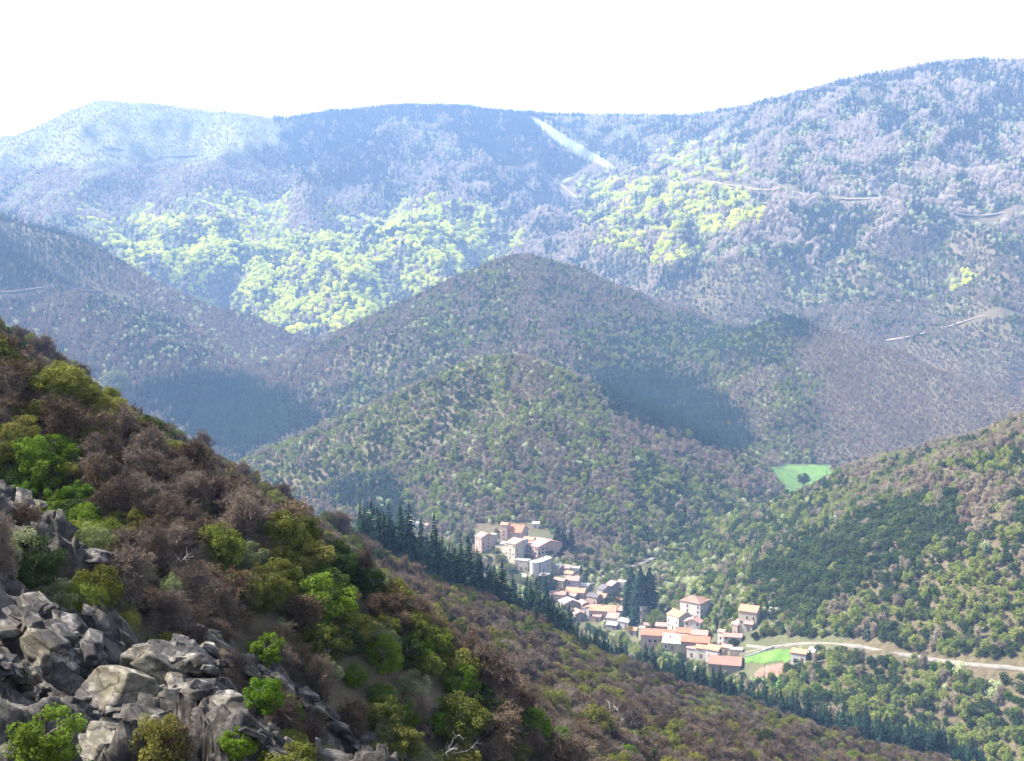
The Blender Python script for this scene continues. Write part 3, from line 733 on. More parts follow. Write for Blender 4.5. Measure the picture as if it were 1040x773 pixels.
exec(compile('''
def place_woods():
    S = 5.6
    pts = []
    # jittered world grid, coarser with distance
    for d0, d1, st in ((430, 1100, 3.9), (1100, 2050, 4.7), (2050, 5200, 7.6)):
        x = np.arange(-d1 * .62, d1 * .62, st); y = np.arange(d0, d1, st)
        X, Y = np.meshgrid(x, y); X = X.ravel() + RNG.uniform(-.48, .48, X.size) * st; Y = Y.ravel() + RNG.uniform(-.48, .48, Y.size) * st
        k = np.abs(np.arctan2(X, Y)) < R(30); X = X[k]; Y = Y[k]
        Z = ground(X, Y)
        k = hidden_by(X, Y, Z + 10) < np.where(Y < 1500, 14, 22); X, Y, Z = X[k], Y[k], Z[k]
        pts.append(np.stack([X, Y, Z], 1))
    p = np.concatenate(pts)
    u, v = project(p[:, 0], p[:, 1], p[:, 2] + 3)
    j = np.where(p[:, 1] < 1100, 1.6, np.where(p[:, 1] < 2050, 2.6, 5.0)); ja = np.where(p[:, 1] < 2050, .45, 1.0)
    u = u + ja * 24 * fbm(p[:, 0] / (24 * j), p[:, 1] / (50 * j), 4, 80, .6) + RNG.normal(0, 5, len(u))
    v = v + ja * 13 * fbm(p[:, 0] / (24 * j) + 9, p[:, 1] / (50 * j), 4, 84, .6) + RNG.normal(0, 3.5, len(u))
    zi = np.full(len(p), -1)
    for i, (d0, d1, poly, mx, cov, sc) in enumerate(ZONES):
        k = (p[:, 1] >= d0) & (p[:, 1] < d1)
        if poly is not None: k &= in_poly(u, v, poly)
        zi[k] = i
    u1, v1 = project(p[:, 0], p[:, 1], p[:, 2])
    for d0, d1, poly in CLEAR:
        k = (p[:, 1] >= d0) & (p[:, 1] < d1) & in_poly(u1, v1, poly); zi[k] = -1
    for rp, wd in ROADS:
        near = seg_dist(p[:, 0], p[:, 1], rp)
        far = rp[0][1] > 1400
        # keep the sight line to the road free on its lower side
        zi[near < wd / 2 + (5 if rp[0][1] > 2400 else 1.0)] = -1
        lo = seg_dist(p[:, 0], p[:, 1] + (12 if rp[0][1] > 2400 else 7), rp); zi[(lo < wd / 2 + (8 if rp[0][1] > 2400 else 3 if far else 1.6)) & ~((u1 > 916) & (u1 < 976))] = -1
    near_fore = height_fore_mask(p)
    zi[near_fore] = -1
    # clumpy species choice
    kk = np.full(len(p), -1); sc = np.ones(len(p))
    cl = fbm(p[:, 0] / (16 * j), p[:, 1] / (26 * j), 4, 90, .6)
    for i, (d0, d1, poly, mx, cov, s) in enumerate(ZONES):
        k = np.nonzero(zi == i)[0]
        if len(k) == 0: continue
        base = .80 if d0 < 2050 else .78
        k = k[RNG.uniform(0, 1, len(k)) < cov * base + .0]
        cum = np.cumsum(mx / mx.sum())
        # rank transform of clumpy noise keeps the mix but groups the kinds
        q = cl[k] + RNG.normal(0, .07 if d0 > 2000 or i == 1 else .14, len(k)); order = np.argsort(np.argsort(q)) / max(1, len(k))
        rnd = (order + RNG.uniform(-.5, .5, len(k)) * (.14 if d0 > 2000 or i == 1 else .30)) % 1.0
        kk[k] = np.searchsorted(cum, rnd); sc[k] = s
    kk = np.minimum(kk, len(KINDS) - 1)
    return p, kk, sc
''', 'woods', 'exec'))

def height_fore_mask(p):
    """points that belong to the near hillside"""
    f = rbf_eval(FORE_FIT, p[:, 0], p[:, 1]); g = p[:, 2]
    return (f > g - 3) & (p[:, 1] < 560)

WOOD_NAMES = {'bare': ('bare_woodland', 'grey brown leafless wood'), 'purple': ('budding_woodland', 'purplish brown wood in bud'),
 'beech': ('beech_forest', 'bright yellow green young beech wood'), 'oak': ('oak_forest', 'dark evergreen oak wood'),
 'bud': ('spring_woodland', 'olive green wood coming into leaf'), 'green': ('green_woodland', 'fresh green bushy trees'),
 'pale': ('pale_woodland', 'pale grey green trees'), 'conf': ('conifer_forest', 'dark conifer wood')}
def build_woods():
    p, kk, sc = place_woods()
    layers = [(0, 1100, 'on the slope right of the village and the valley floor'), (960, 1420, 'on the hill above the village'),
              (1420, 2450, 'on the middle hills'), (2450, 7000, 'on the far mountainside')]
    tot = 0
    lay = np.zeros(len(p), int)
    lay[p[:, 1] > 1100] = 1; lay[(p[:, 1] > 960) & (p[:, 0] < 120 + (p[:, 1] - 960))] = 1; lay[p[:, 1] > 1400] = 2; lay[p[:, 1] > 2300] = 3
    for li in range(4):
        for ki, kind in enumerate(KINDS):
            k = np.nonzero((kk == ki) & (lay == li))[0]
            if len(k) == 0: continue
            n = len(k); tot += n
            s = sc[k] * RNG.uniform(.65, 1.2, n) * (.80 if li < 3 else 1.35 if kind == 'conf' else 1.0)
            s = np.where(RNG.uniform(0, 1, n) < .12, s * 1.25, s)
            S3 = np.stack([s * RNG.uniform(.9, 1.15, n), s * RNG.uniform(.9, 1.15, n), s * RNG.uniform(.85, 1.2, n)], 1)
            rot = np.stack([RNG.normal(0, .05, n), RNG.normal(0, .05, n), RNG.uniform(0, 6.28, n)], 1)
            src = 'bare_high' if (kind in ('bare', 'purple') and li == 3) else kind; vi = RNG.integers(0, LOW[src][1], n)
            nm, lb = WOOD_NAMES[kind]
            pp = p[k].copy(); pp[:, 2] -= .3
            scatter_tree(src, pp, S3, rot, vi, nm, lb + ' ' + layers[li][2])
    print('woods', tot)
build_woods()

# ------------------------------------------------------------------ near hillside
NAMES = {'bare': 'leafless_tree', 'purple': 'budding_tree', 'bud': 'spring_tree', 'green': 'green_tree', 'oak': 'evergreen_oak', 'pale': 'pale_tree', 'conf': 'conifer_tree', 'beech': 'beech_tree', 'fir': 'fir_tree'}
PH = {'bare': 6.0, 'purple': 5.0, 'bud': 5.2, 'green': 4.6, 'oak': 4.8, 'pale': 4.8, 'conf': 14.0, 'fir': 14.0}
def plant(kind, x, y, z, s, rz, label, group=None, variant=None, cat='tree'):
    """a tree: Empty at its foot > trunk, crown"""
    if isinstance(s, float): s = (s * RNG.uniform(.75, 1.4), s * RNG.uniform(.75, 1.4), s * RNG.uniform(.75, 1.15))
    tm_, cm_ = PROTO[kind][RNG.integers(0, len(PROTO[kind])) if variant is None else variant]
    e = empty(NAMES[kind], (float(x), float(y), float(z) - .1), float(rz), s)
    tag(e, label, cat, group)
    link(bpy.data.objects.new('trunk', tm_), e); link(bpy.data.objects.new('crown', cm_), e)
    return e
NEARC = {}
def joined(kind):
    if kind in NEARC: return NEARC[kind]
    c = bpy.data.collections.new(kind + '_near_kinds')
    for a, b in PROTO[kind]:
        bm = bmesh.new(); bm.from_mesh(a); n0 = len(bm.faces); bm.from_mesh(b); bm.faces.ensure_lookup_table()
        for f in bm.faces[n0:]: f.material_index = 1
        me = bpy.data.meshes.new(kind + '_near'); bm.to_mesh(me); bm.free()
        me.materials.append(a.materials[0]); me.materials.append(b.materials[0])
        c.objects.link(bpy.data.objects.new(kind + '_near', me))
    NEARC[kind] = c; return c
NK = ['bare', 'purple', 'bud', 'oak', 'green', 'pale']
NZ = [  # zones on the near hillside, photo coordinates: mix over NK
 (None, (.20, .19, .40, .10, .05, .06)),
 ([(0,400),(70,430),(100,520),(60,545),(0,520)], (.05, .10, .42, .08, .35, .0)),
 ([(60,345),(130,380),(140,450),(70,440)], (.1, .25, .55, .10, .0, .0)),
 ([(100,430),(250,470),(280,540),(160,560),(90,520)], (.42, .27, .22, .06, .0, .03)),
 ([(215,540),(360,560),(380,640),(300,690),(230,640)], (.05, .08, .52, .12, .18, .05)),
 ([(380,560),(460,575),(530,620),(520,660),(430,640),(390,600)], (.15, .55, .25, .03, .02, .0)),
 ([(400,600),(470,640),(520,720),(420,760),(380,680)], (.2, .25, .35, .05, .12, .03)),
 ([(480,650),(640,690),(760,740),(700,790),(500,790)], (.34, .30, .27, .05, .04, .0)),
 ([(560,640),(700,690),(860,745),(820,765),(650,720)], (.22, .22, .38, .04, .04, .10)),
 ([(700,740),(960,775),(1000,800),(700,800)], (.30, .32, .32, .03, .03, .0)),
]
def fore_points(st, r0, r1):
    X, Y = np.meshgrid(np.arange(-r1 * .75, r1 * .75, st), np.arange(8, r1, st))
    X = X.ravel() + RNG.uniform(-.45, .45, X.size) * st; Y = Y.ravel() + RNG.uniform(-.45, .45, Y.size) * st
    r = np.hypot(X, Y); k = (r >= r0) & (r < r1) & (np.abs(np.arctan2(X, Y)) < R(32)); X, Y = X[k], Y[k]
    Z = ground(X, Y); f = rbf_eval(FORE_FIT, X, Y); k = (f > Z - 2.5) & (hidden_by(X, Y, Z + 6) < 10)
    return np.stack([X[k], Y[k], Z[k]], 1)
fpnt = np.concatenate([fore_points(.8, 14, 45), fore_points(1.12, 45, 90), fore_points(1.6, 90, 160), fore_points(2.15, 160, 620)])
fu, fv = project(fpnt[:, 0], fpnt[:, 1], fpnt[:, 2] + 1.5)
fu2, fv2 = project(fpnt[:, 0], fpnt[:, 1], fpnt[:, 2])
ri_ = np.clip(np.searchsorted(LR, np.log(np.hypot(fpnt[:, 0], fpnt[:, 1]))), 0, len(LR) - 1); rj_ = np.clip(np.searchsorted(AZ, np.arctan2(fpnt[:, 0], fpnt[:, 1])), 0, len(AZ) - 1)
inrock = ROCKM[ri_, rj_] > .58
scrub = fpnt[inrock]
k = ~inrock; fpnt, fu, fv = fpnt[k], fu[k], fv[k]
hid = hidden_by(fpnt[:, 0], fpnt[:, 1], fpnt[:, 2])
# which side of the crest: conifers take the hidden side
CRP = np.array([(c[0], c[1]) for c in CX])
dcrest = np.array([np.interp(math.degrees(math.atan2(x, y)), [math.degrees(math.atan2(*c)) for c in CRP], [math.hypot(*c) for c in CRP]) for x, y in fpnt[:, :2]])
beyond = np.hypot(fpnt[:, 0], fpnt[:, 1]) - dcrest
fu_b = fu + 8 * fbm(fpnt[:, 0] / 9, fpnt[:, 1] / 14, 2, 31); fv_b = fv + 8 * fbm(fpnt[:, 0] / 9 + 4, fpnt[:, 1] / 14, 2, 33)
zn = np.zeros(len(fpnt), int)
for i, (poly, mx) in enumerate(NZ):
    if poly: zn[in_poly(fu_b, fv_b, poly)] = i
cl = fbm(fpnt[:, 0] / 9, fpnt[:, 1] / 14, 2, 95)
fk = np.zeros(len(fpnt), int)
for i, (poly, mx) in enumerate(NZ):
    q = np.nonzero(zn == i)[0]
    if len(q) == 0: continue
    cum = np.cumsum(np.array(mx) / sum(mx)); o_ = np.argsort(np.argsort(cl[q] + RNG.normal(0, .25, len(q)))) / len(q)
    fk[q] = np.minimum(np.searchsorted(cum, (o_ + RNG.uniform(-.12, .12, len(q))) % 1.0), len(NK) - 1)
fs = RNG.uniform(.62, 1.15, len(fpnt)); fr_ = np.hypot(fpnt[:, 0], fpnt[:, 1]); fs *= np.clip(fr_ / 240 + .12, .22, .62); fs *= np.where(RNG.uniform(0, 1, len(fs)) < .10, 1.35, 1.0)
fs = np.where(beyond > -12, fs * .85, fs)
keep = RNG.uniform(0, 1, len(fpnt)) < .93
isconf = (beyond > 3) & (beyond < 75) & (fu > 360) & (fu < 1000) & (fbm(fpnt[:, 0] / 25, fpnt[:, 1] / 25, 2, 44) > -.25 - .2 * (fu < 600)) 
keep &= ~((beyond > 110) & (RNG.uniform(0, 1, len(fpnt)) < .3))
# conifer belt behind the crest
ci_ = np.nonzero(isconf)[0]; ci_ = ci_[RNG.uniform(0, 1, len(ci_)) < .80]
cx_ = fpnt[ci_]; csz = RNG.uniform(.6, 1.05, len(ci_)) * np.where(fu[ci_] < 570, 1.25, .95) * RNG.choice([.7, 1, 1.12], len(ci_))
keep &= ~(isconf & (RNG.uniform(0, 1, len(fpnt)) < .7))
cu, cv = project(cx_[:, 0], cx_[:, 1], cx_[:, 2] + 14 * csz)
vis = hidden_by(cx_[:, 0], cx_[:, 1], cx_[:, 2] + 14 * csz) < 1.0
rank = np.argsort(-(csz * np.where(vis, 1, .01) * np.where((cu > 10) & (cu < 1040), 1, .01)))
nind = 220
for j in rank[:nind]:
    x, y, z = cx_[j]
    su = cu[j]; st2 = ('tall dark conifer in the group left of the white cottage' if su < 425 else 'dark conifer in the belt just left of the upper village' if su < 490 else
           'dark conifer in the belt below the upper village' if su < 560 else 'dark conifer in the belt below the middle of the village' if su < 650 else
           'small dark conifer in the belt below the long red roofs' if su < 760 else 'small dark conifer in the belt below the ploughed field' if su < 860 else 'dark conifer at the lower right end of the belt')
    plant('conf', x, y, z, float(csz[j]), RNG.uniform(0, 6.28), st2, 'conifers in a belt behind the near crest')
def inst(kind, pts, s, name, label):
    n = len(pts)
    if n == 0: return
    S3 = np.stack([s * RNG.uniform(.75, 1.4, n), s * RNG.uniform(.75, 1.4, n), s * RNG.uniform(.75, 1.15, n)], 1)
    rot = np.stack([RNG.normal(0, .07, n), RNG.normal(0, .07, n), RNG.uniform(0, 6.28, n)], 1)
    scatter_tree(kind, pts - np.array([0, 0, .15]), S3, rot, RNG.integers(0, 4, n), name, label, None, joined(kind))
inst('conf', cx_[rank[nind:]], csz[rank[nind:]], 'conifer_forest', 'dark firs filling the belt behind the near crest')
q = np.nonzero(keep)[0]
size = fs[q] / np.hypot(fpnt[q, 0], fpnt[q, 1]) * np.where((fu[q] > 0) & (fu[q] < 1045) & (fv[q] > 330) & (fv[q] < 790), 1, .02) * np.where(hidden_by(fpnt[q, 0], fpnt[q, 1], fpnt[q, 2] + 3) < 0, 1, .05)
order = q[np.argsort(-size)]
ind, rest = order[:300], order[300:]
LB = {'bare': ('grey brown leafless tree tangled into the near hillside scrub', 'leafless trees on the near hillside'),
      'purple': ('reddish brown budding bush on the near hillside', 'reddish budding bushes on the near hillside'),
      'bud': ('olive green bush coming into leaf on the near hillside', 'olive bushes on the near hillside'),
      'oak': ('small dark evergreen oak among the near scrub', 'evergreen oaks on the near hillside'),
      'green': ('bright green leafy bush among the near brown scrub', 'bright green bushes on the near hillside'),
      'pale': ('pale grey green bush among the near brown scrub', 'pale bushes on the near hillside')}
AREAS = [((0, 0, 130, 430), 'near the top of the left crest'), ((130, 0, 300, 520), 'along the crest right of the left edge'), ((0, 430, 110, 560), 'at the left edge above the rocks'),
         ((110, 430, 230, 640), 'around the bleached dead tree above the rock rib'), ((230, 430, 330, 640), 'on the slope above the pale rock slab'), ((300, 430, 430, 640), 'below the conifer belt, mid slope'),
         ((430, 430, 640, 660), 'just below the crest in front of the village'), ((0, 560, 230, 800), 'among the grey rocks'), ((230, 640, 430, 800), 'beside the lower end of the rock rib'),
         ((430, 640, 600, 800), 'at the bottom around the bright green trees'), ((600, 600, 800, 800), 'on the brown slope under the village'), ((800, 600, 1100, 800), 'at the lower right end of the near slope')]
ASP = {'bare': 'grey brown leafless tree', 'purple': 'reddish brown budding bush', 'bud': 'olive bush coming into leaf', 'oak': 'dark evergreen oak', 'green': 'bright green leafy bush', 'pale': 'pale grey green bush'}
cells = {}
for j in ind:
    ar_ = next((i for i, (b, t) in enumerate(AREAS) if b[0] <= fu[j] < b[2] and b[1] <= fv[j] < b[3]), 9)
    cells.setdefault((NK[fk[j]], ar_), []).append(j)
for (kd, ar_), js in cells.items():
    js = list(js); pr = fs[js] / np.hypot(fpnt[js, 0], fpnt[js, 1]); names_ = {}
    if len(js) == 1: names_[js[0]] = 'single'
    else:
        for w_, key in (('largest', -pr), ('leftmost', fu[js]), ('rightmost', -fu[js]), ('highest', fv[js]), ('lowest', -fv[js]), ('second largest', None)):
            o2 = np.argsort(key if key is not None else -pr)
            c_ = js[o2[0]] if key is not None else js[o2[1]]
            if c_ not in names_: names_[c_] = w_
    for j in js:
        w_ = names_.get(j)
        lb = (w_ + ' ' if w_ else '') + ASP[kd] + ' ' + AREAS[ar_][1]
        if not w_ : lb = ('smaller ' if fs[j] < .5 else 'middling ') + lb
        plant(kd, *fpnt[j], float(fs[j]), RNG.uniform(0, 6.28), lb, LB[kd][1])
NN = {'bare': 'leafless_scrub', 'purple': 'budding_scrub', 'bud': 'olive_scrub', 'oak': 'evergreen_scrub', 'green': 'green_scrub', 'pale': 'pale_scrub'}
for i, kd in enumerate(NK):
    g_ = rest[fk[rest] == i]; inst(kd, fpnt[g_], fs[g_], NN[kd], LB[kd][0].split(' on ')[0].split(' among ')[0].split(' tangled ')[0] + ' scrub covering the near hillside farther off')
# low scrub between the rocks
sk = RNG.uniform(0, 1, len(scrub)) < 1.1 * np.clip(.55 - 1.3 * rib[ri_[inrock], rj_[inrock]], .04, 1)
for kd, a_, b_ in (('oak', 0, .5), ('bud', .5, .7), ('purple', .7, 1.0)):
    rr_ = RNG.uniform(0, 1, len(scrub)); m_ = sk & (rr_ >= a_) & (rr_ < b_)
    pp_ = scrub[m_]; inst(kd, pp_ - np.array([0, 0, .3]), RNG.uniform(.10, .34, len(pp_)), NN[kd], {'oak': 'dark low scrub', 'bud': 'olive low scrub', 'purple': 'brown low scrub'}[kd] + ' in the gullies between the grey rocks')

def tree_at(kind, u, v, hpx, label, wide=1.0, dmin=12, group=None, variant=None, cat='tree', dmax=6500):
    p = hit(u, v, dmin, dmax); s = hpx * p[1] / F / PH[kind]
    return plant(kind, p[0], p[1], p[2], (s * wide, s * wide, s), RNG.uniform(0, 6.28), label, group, variant, cat)
tree_at('green', 48, 782, 74, 'lush dark green bush at the bottom left below the rocks', 1.15)
tree_at('green', 243, 775, 42, 'small green shrub growing out of the rock face near the bottom', 1.1)
tree_at('green', 468, 712, 42, 'bright yellow green tree amid brown scrub, midway down the near slope', 1.1)
tree_at('green', 560, 778, 48, 'bright green tree at the bottom edge, right of the dead branches', 1.2)
tree_at('green', 330, 640, 62, 'rounded light green tree standing above the rock rib', 1.25)
tree_at('green', 912, 764, 32, 'yellow green tree on the crest at the lower right', 1.0, 200)
tree_at('green', 158, 530, 34, 'fresh green bush high on the slope at the left edge scrub', 1.2)
tree_at('green', 40, 500, 46, 'yellowish green bush at the left edge above the rocks', 1.3)
tree_at('bud', 62, 420, 52, 'large olive bush near the top of the left crest', 1.4)
tree_at('pale', 118, 402, 30, 'pale silvery green bush poking over the left crest', 1.3, 150)

def dead_tree(u, v, hpx, seed, label):
    p = hit(u, v); H = hpx * p[1] / F
    rng = np.random.default_rng(seed)
    e = empty('dead_tree', tuple(p - np.array([0, 0, .1])), rng.uniform(0, 6)); tag(e, label, 'dead tree')
    A, B, ra, rb = [], [], [], []; A2, B2, r2, r3 = [], [], [], []
    for b in range(7):
        a = rng.uniform(0, 6.28); d = np.array([math.cos(a) * .7, math.sin(a) * .7, .9]); q = np.zeros(3); r = H * .022
        for i in range(7):
            d = d + rng.normal(0, .33, 3); d[2] -= .10; d /= np.linalg.norm(d); n_ = q + d * H * .17
            A.append(q); B.append(n_); ra.append(r); rb.append(r * .82); r *= .82
            if i > 0:
                for w_ in range(2):
                    d2 = d + rng.normal(0, .8, 3); d2 /= np.linalg.norm(d2); m1 = n_
                    rr = r * .6
                    for t_ in range(3):
                        d2 = d2 + rng.normal(0, .4, 3); d2 /= np.linalg.norm(d2); m2 = m1 + d2 * H * .075
                        A2.append(m1); B2.append(m2); r2.append(rr); r3.append(rr * .7); rr *= .7; m1 = m2
            q = n_
    link(bpy.data.objects.new('trunk', mesh_np('dead_trunk', *tubes(A, B, ra, rb, 6), M['dead'], True)), e)
    link(bpy.data.objects.new('branches', mesh_np('dead_branches', *tubes(A2, B2, r2, r3, 4), M['dead'], True)), e)
dead_tree(170, 590, 46, 5, 'bleached dead tree with curling white branches just above the rock rib')
dead_tree(455, 776, 40, 6, 'bleached dead tree at the bottom edge below the bright green tree')
dead_tree(100, 470, 22, 7, 'small white dead tree high in the brown scrub near the left crest')
dead_tree(203, 506, 24, 8, 'small white dead tree in dark scrub, midway up the left slope')
dead_tree(640, 750, 36, 9, 'pale dead tree among brown scrub at the bottom centre')

# ------------------------------------------------------------------ rocks
def make_rock_mat():
    m, n, b = hexmat('grey_schist'); b.inputs['Roughness'].default_value = .85
    tc = N(n, 'ShaderNodeTexCoord'); mp = N(n, 'ShaderNodeMapping'); n.links.new(tc.outputs['Object'], mp.inputs['Vector'])
    mp.inputs['Scale'].default_value = (.6, 1.6, 2.2)
    n1 = N(n, 'ShaderNodeTexNoise', Scale=1.3, Detail=9.0, Roughness=.65); n2 = N(n, 'ShaderNodeTexNoise', Scale=.45, Detail=4.0)
    vo = N(n, 'ShaderNodeTexVoronoi', Scale=1.4); vo.feature = 'DISTANCE_TO_EDGE'
    ds = mixc(n, mp.outputs[0], n1.outputs['Color'], .55)
    n.links.new(mp.outputs[0], n1.inputs['Vector']); n.links.new(tc.outputs['Object'], n2.inputs['Vector']); n.links.new(ds, vo.inputs['Vector'])
    r = ramp(n, [(.36, (.009, .008, .008)), (.50, (.030, .027, .025)), (.60, (.095, .087, .077)), (.72, (.24, .215, .185))]); n.links.new(n1.outputs['Fac'], r.inputs[0])
    r2 = ramp(n, [(.52, (0, 0, 0)), (.64, (1, 1, 1))]); n.links.new(n2.outputs['Fac'], r2.inputs[0])
    c = mixc(n, r.outputs[0], (.20, .17, .08), 0.0); mixn = c.node; 
    ml = N(n, 'ShaderNodeMath'); ml.operation = 'MULTIPLY'; ml.inputs[1].default_value = .16; n.links.new(r2.outputs[0], ml.inputs[0]); n.links.new(ml.outputs[0], mixn.inputs[0])
    rc = ramp(n, [(.0, (.25, .25, .25)), (.025, (1, 1, 1))]); n.links.new(vo.outputs['Distance'], rc.inputs[0])
    c = mixc(n, c, rc.outputs[0], .15, 'MULTIPLY')
    n.links.new(c, b.inputs['Base Color'])
    ad = N(n, 'ShaderNodeMath'); ad.operation = 'ADD'; n.links.new(n1.outputs['Fac'], ad.inputs[0]); n.links.new(rc.outputs[0], ad.inputs[1])
    bp = N(n, 'ShaderNodeBump', Strength=.8); bp.inputs['Distance'].default_value = .12
    n.links.new(ad.outputs[0], bp.inputs['Height']); n.links.new(bp.outputs[0], b.inputs['Normal'])
    return m
M['rock'] = make_rock_mat()
from mathutils import noise as mnoise
def crag_mesh(seed, L, W, H, res=15):
    """a broken outcrop: many angular blocks bedded along one direction, in one mesh"""
    rng = np.random.default_rng(seed)
    g = np.linspace(-1, 1, res); a, b = np.meshgrid(g, g); one = np.ones_like(a); V = []; Fc = []
    ix = np.arange(res * res).reshape(res, res); f0 = np.stack([ix[:-1, :-1], ix[:-1, 1:], ix[1:, 1:], ix[1:, :-1]], -1).reshape(-1, 4)
    for i, p in enumerate(((a, b, one), (b, a, -one), (one, a, b), (-one, b, a), (b, one, a), (a, -one, b))):
        V.append(np.stack([c.ravel() for c in p], 1)); Fc.append(f0 + i * res * res)
    V = np.concatenate(V); Fc = np.concatenate(Fc); V /= np.linalg.norm(V, axis=1)[:, None]
    parts = []; nb = int(30 + L * 5)
    for k in range(nb):
        big = 1.0 if k < 5 else rng.uniform(.25, .7)
        n = rng.normal(0, 1, (9, 3)); n /= np.linalg.norm(n, axis=1)[:, None]
        n = np.concatenate([n, [[0, .12, 1], [0, -1, .15], [1, .2, 0.1], [-1, .1, 0.2], [0, 1, .3]]]); n /= np.linalg.norm(n, axis=1)[:, None]
        d = np.concatenate([rng.uniform(.6, .95, 9), rng.uniform(.42, .7, 5)])
        dots = V @ n.T; r = np.minimum(np.where(dots > .05, d / np.maximum(dots, .05), 9).min(1), 1.7)
        sx, sy, sz = L * .24 * big * rng.uniform(.6, 1.4), W * .30 * big * rng.uniform(.6, 1.2), H * .30 * big * rng.uniform(.4, 1.2)
        P_ = V * r[:, None] * np.array([sx, sy, sz])
        ang = rng.normal(0, .22, 3); P_ = P_ @ np.array(Euler(ang).to_matrix())
        t = rng.uniform(-.42, .42); c0 = np.array([t * L, rng.normal(0, .17) * W, rng.normal(-.05, .13) * H * (1 - abs(t))])
        dn = fbm(P_[:, 0] / .45 + k * 7, (P_[:, 1] + P_[:, 2] * 1.7) / .35 + seed, 3, 77) * .014 + (np.floor(fbm(P_[:, 0] / 1.3 + k, P_[:, 2] / .3 + P_[:, 1] / .6, 2, 78) * 3) / 3) * .045
        P_ = P_ + V * dn[:, None] * min(1.6, sy + sz)
        parts.append((P_ + c0, Fc))
    return mesh_np('rock_outcrop', *join(parts), M['rock'])
def crag(u0, v0, u1, v1, wf, hf, seed, label, sink=.25, group=None):
    a, b = hit(u0, v0), hit(u1, v1); L = float(np.linalg.norm(b - a)) * .95; L = min(L, 6.5)
    W, H = L * wf, L * hf * .75
    o = link(bpy.data.objects.new('rock_outcrop', crag_mesh(seed, L, W, H)))
    d = Vector((b - a)).normalized(); up = Vector((0.1, -.1, 1)); y = up.cross(d).normalized(); z = d.cross(y)
    mtx = Matrix((d, y, z)).transposed().to_4x4(); mtx.translation = Vector((a + b) / 2) + Vector((0, 0, H * .18))
    o.matrix_world = mtx; tag(o, label, 'rock', group)
crag(-20, 505, 78, 562, .45, .30, 1, 'long grey rock ledge at the left edge, top of the outcrop')
crag(66, 556, 128, 596, .50, .34, 2, 'broken grey rock rib below the white dead tree')
crag(116, 594, 180, 642, .50, .32, 3, 'fractured dark grey rock on the upper rib')
crag(166, 622, 240, 672, .46, .34, 4, 'smooth pale pinkish rock slab halfway along the upper rib')
crag(222, 668, 300, 708, .50, .32, 5, 'dark jagged rock on the upper rib right of the pale slab')
crag(286, 698, 350, 742, .50, .36, 6, 'pale angular rock near the lower end of the upper rib')
crag(336, 738, 430, 792, .50, .32, 7, 'low grey rock at the bottom end of the upper rib')
crag(20, 560, 92, 616, .55, .38, 8, 'speckled grey crag at the left edge under the top ledge')
crag(10, 612, 84, 692, .60, .40, 9, 'dark shadowed crag above the lush green bush')
crag(84, 630, 140, 700, .60, .48, 10, 'big light grey crag in the middle of the rock face')
crag(128, 690, 205, 760, .60, .48, 11, 'tall cracked tan crag at the bottom of the rock face')
crag(100, 735, 160, 800, .60, .48, 12, 'lowest cracked crag at the bottom edge beside the lush green bush')
crag(196, 730, 262, 790, .55, .40, 13, 'dark crag behind the small green shrub at the bottom')
crag(-14, 680, 30, 706, .70, .55, 14, 'small yellowish lichened rock at the left edge')
crag(160, 690, 232, 738, .6, .42, 17, 'angular grey rock under the pale slab, partly in shade')
crag(232, 706, 300, 752, .55, .38, 18, 'broken dark rock right of the small green shrub')
crag(150, 655, 215, 715, .5, .34, 15, 'shadowed rock between the pale slab and the tan crag')
crag(250, 738, 330, 800, .5, .34, 16, 'low dark rock under the lower end of the upper rib')

# ------------------------------------------------------------------ village
def wallmat(name, c):
    c = tuple(x * .88 for x in c)
    return mat_plain(name, tuple(x * .86 for x in c), c, .8, .9, .2)
WALLS = {'white': wallmat('white_render', (.40, .375, .34)), 'cream': wallmat('cream_render', (.36, .32, .245)), 'pink': wallmat('pink_render', (.34, .24, .20)),
         'grey': wallmat('grey_stone', (.24, .225, .205)), 'stone': wallmat('brown_stone', (.20, .165, .13)), 'lilac': wallmat('pale_grey_render', (.30, .285, .285))}
def roofmat(name, c1, c2):
    c1 = tuple(x * .84 for x in c1); c2 = tuple(x * .84 for x in c2)
    m, n, b = hexmat(name); b.inputs['Roughness'].default_value = .85
    tc = N(n, 'ShaderNodeTexCoord'); wv = N(n, 'ShaderNodeTexWave', Scale=2.2, Distortion=.6); wv.bands_direction = 'X'
    no = N(n, 'ShaderNodeTexNoise', Scale=.7, Detail=6.0, Roughness=.7)
    n.links.new(tc.outputs['Object'], wv.inputs['Vector']); n.links.new(tc.outputs['Object'], no.inputs['Vector'])
    r = ramp(n, [(.35, c1), (.65, c2)]); n.links.new(no.outputs['Fac'], r.inputs[0]); n.links.new(r.outputs[0], b.inputs['Base Color'])
    bp = N(n, 'ShaderNodeBump', Strength=.6); bp.inputs['Distance'].default_value = .1; n.links.new(wv.outputs['Fac'], bp.inputs['Height']); n.links.new(bp.outputs[0], b.inputs['Normal'])
    return m
ROOFS = {'red': roofmat('red_tiles', (.29, .105, .065), (.37, .155, .095)), 'orange': roofmat('orange_tiles', (.32, .15, .09), (.40, .21, .13)),
         'pink': roofmat('pinkish_tiles', (.27, .15, .125), (.35, .21, .175)), 'brown': roofmat('brown_tiles', (.18, .10, .075), (.26, .155, .115)),
         'grey': roofmat('grey_stone_tiles', (.22, .20, .19), (.30, .275, .26)), 'dark': roofmat('dark_slates', (.07, .065, .07), (.13, .12, .12)), 'pale': roofmat('pale_concrete', (.32, .30, .28), (.40, .38, .35))}
M['pane'] = mat_plain('dark_window_glass', (.015, .018, .022), (.03, .034, .04), 1, .2)
M['frame'] = mat_plain('window_surround', (.26, .235, .21), (.32, .29, .26), 2)
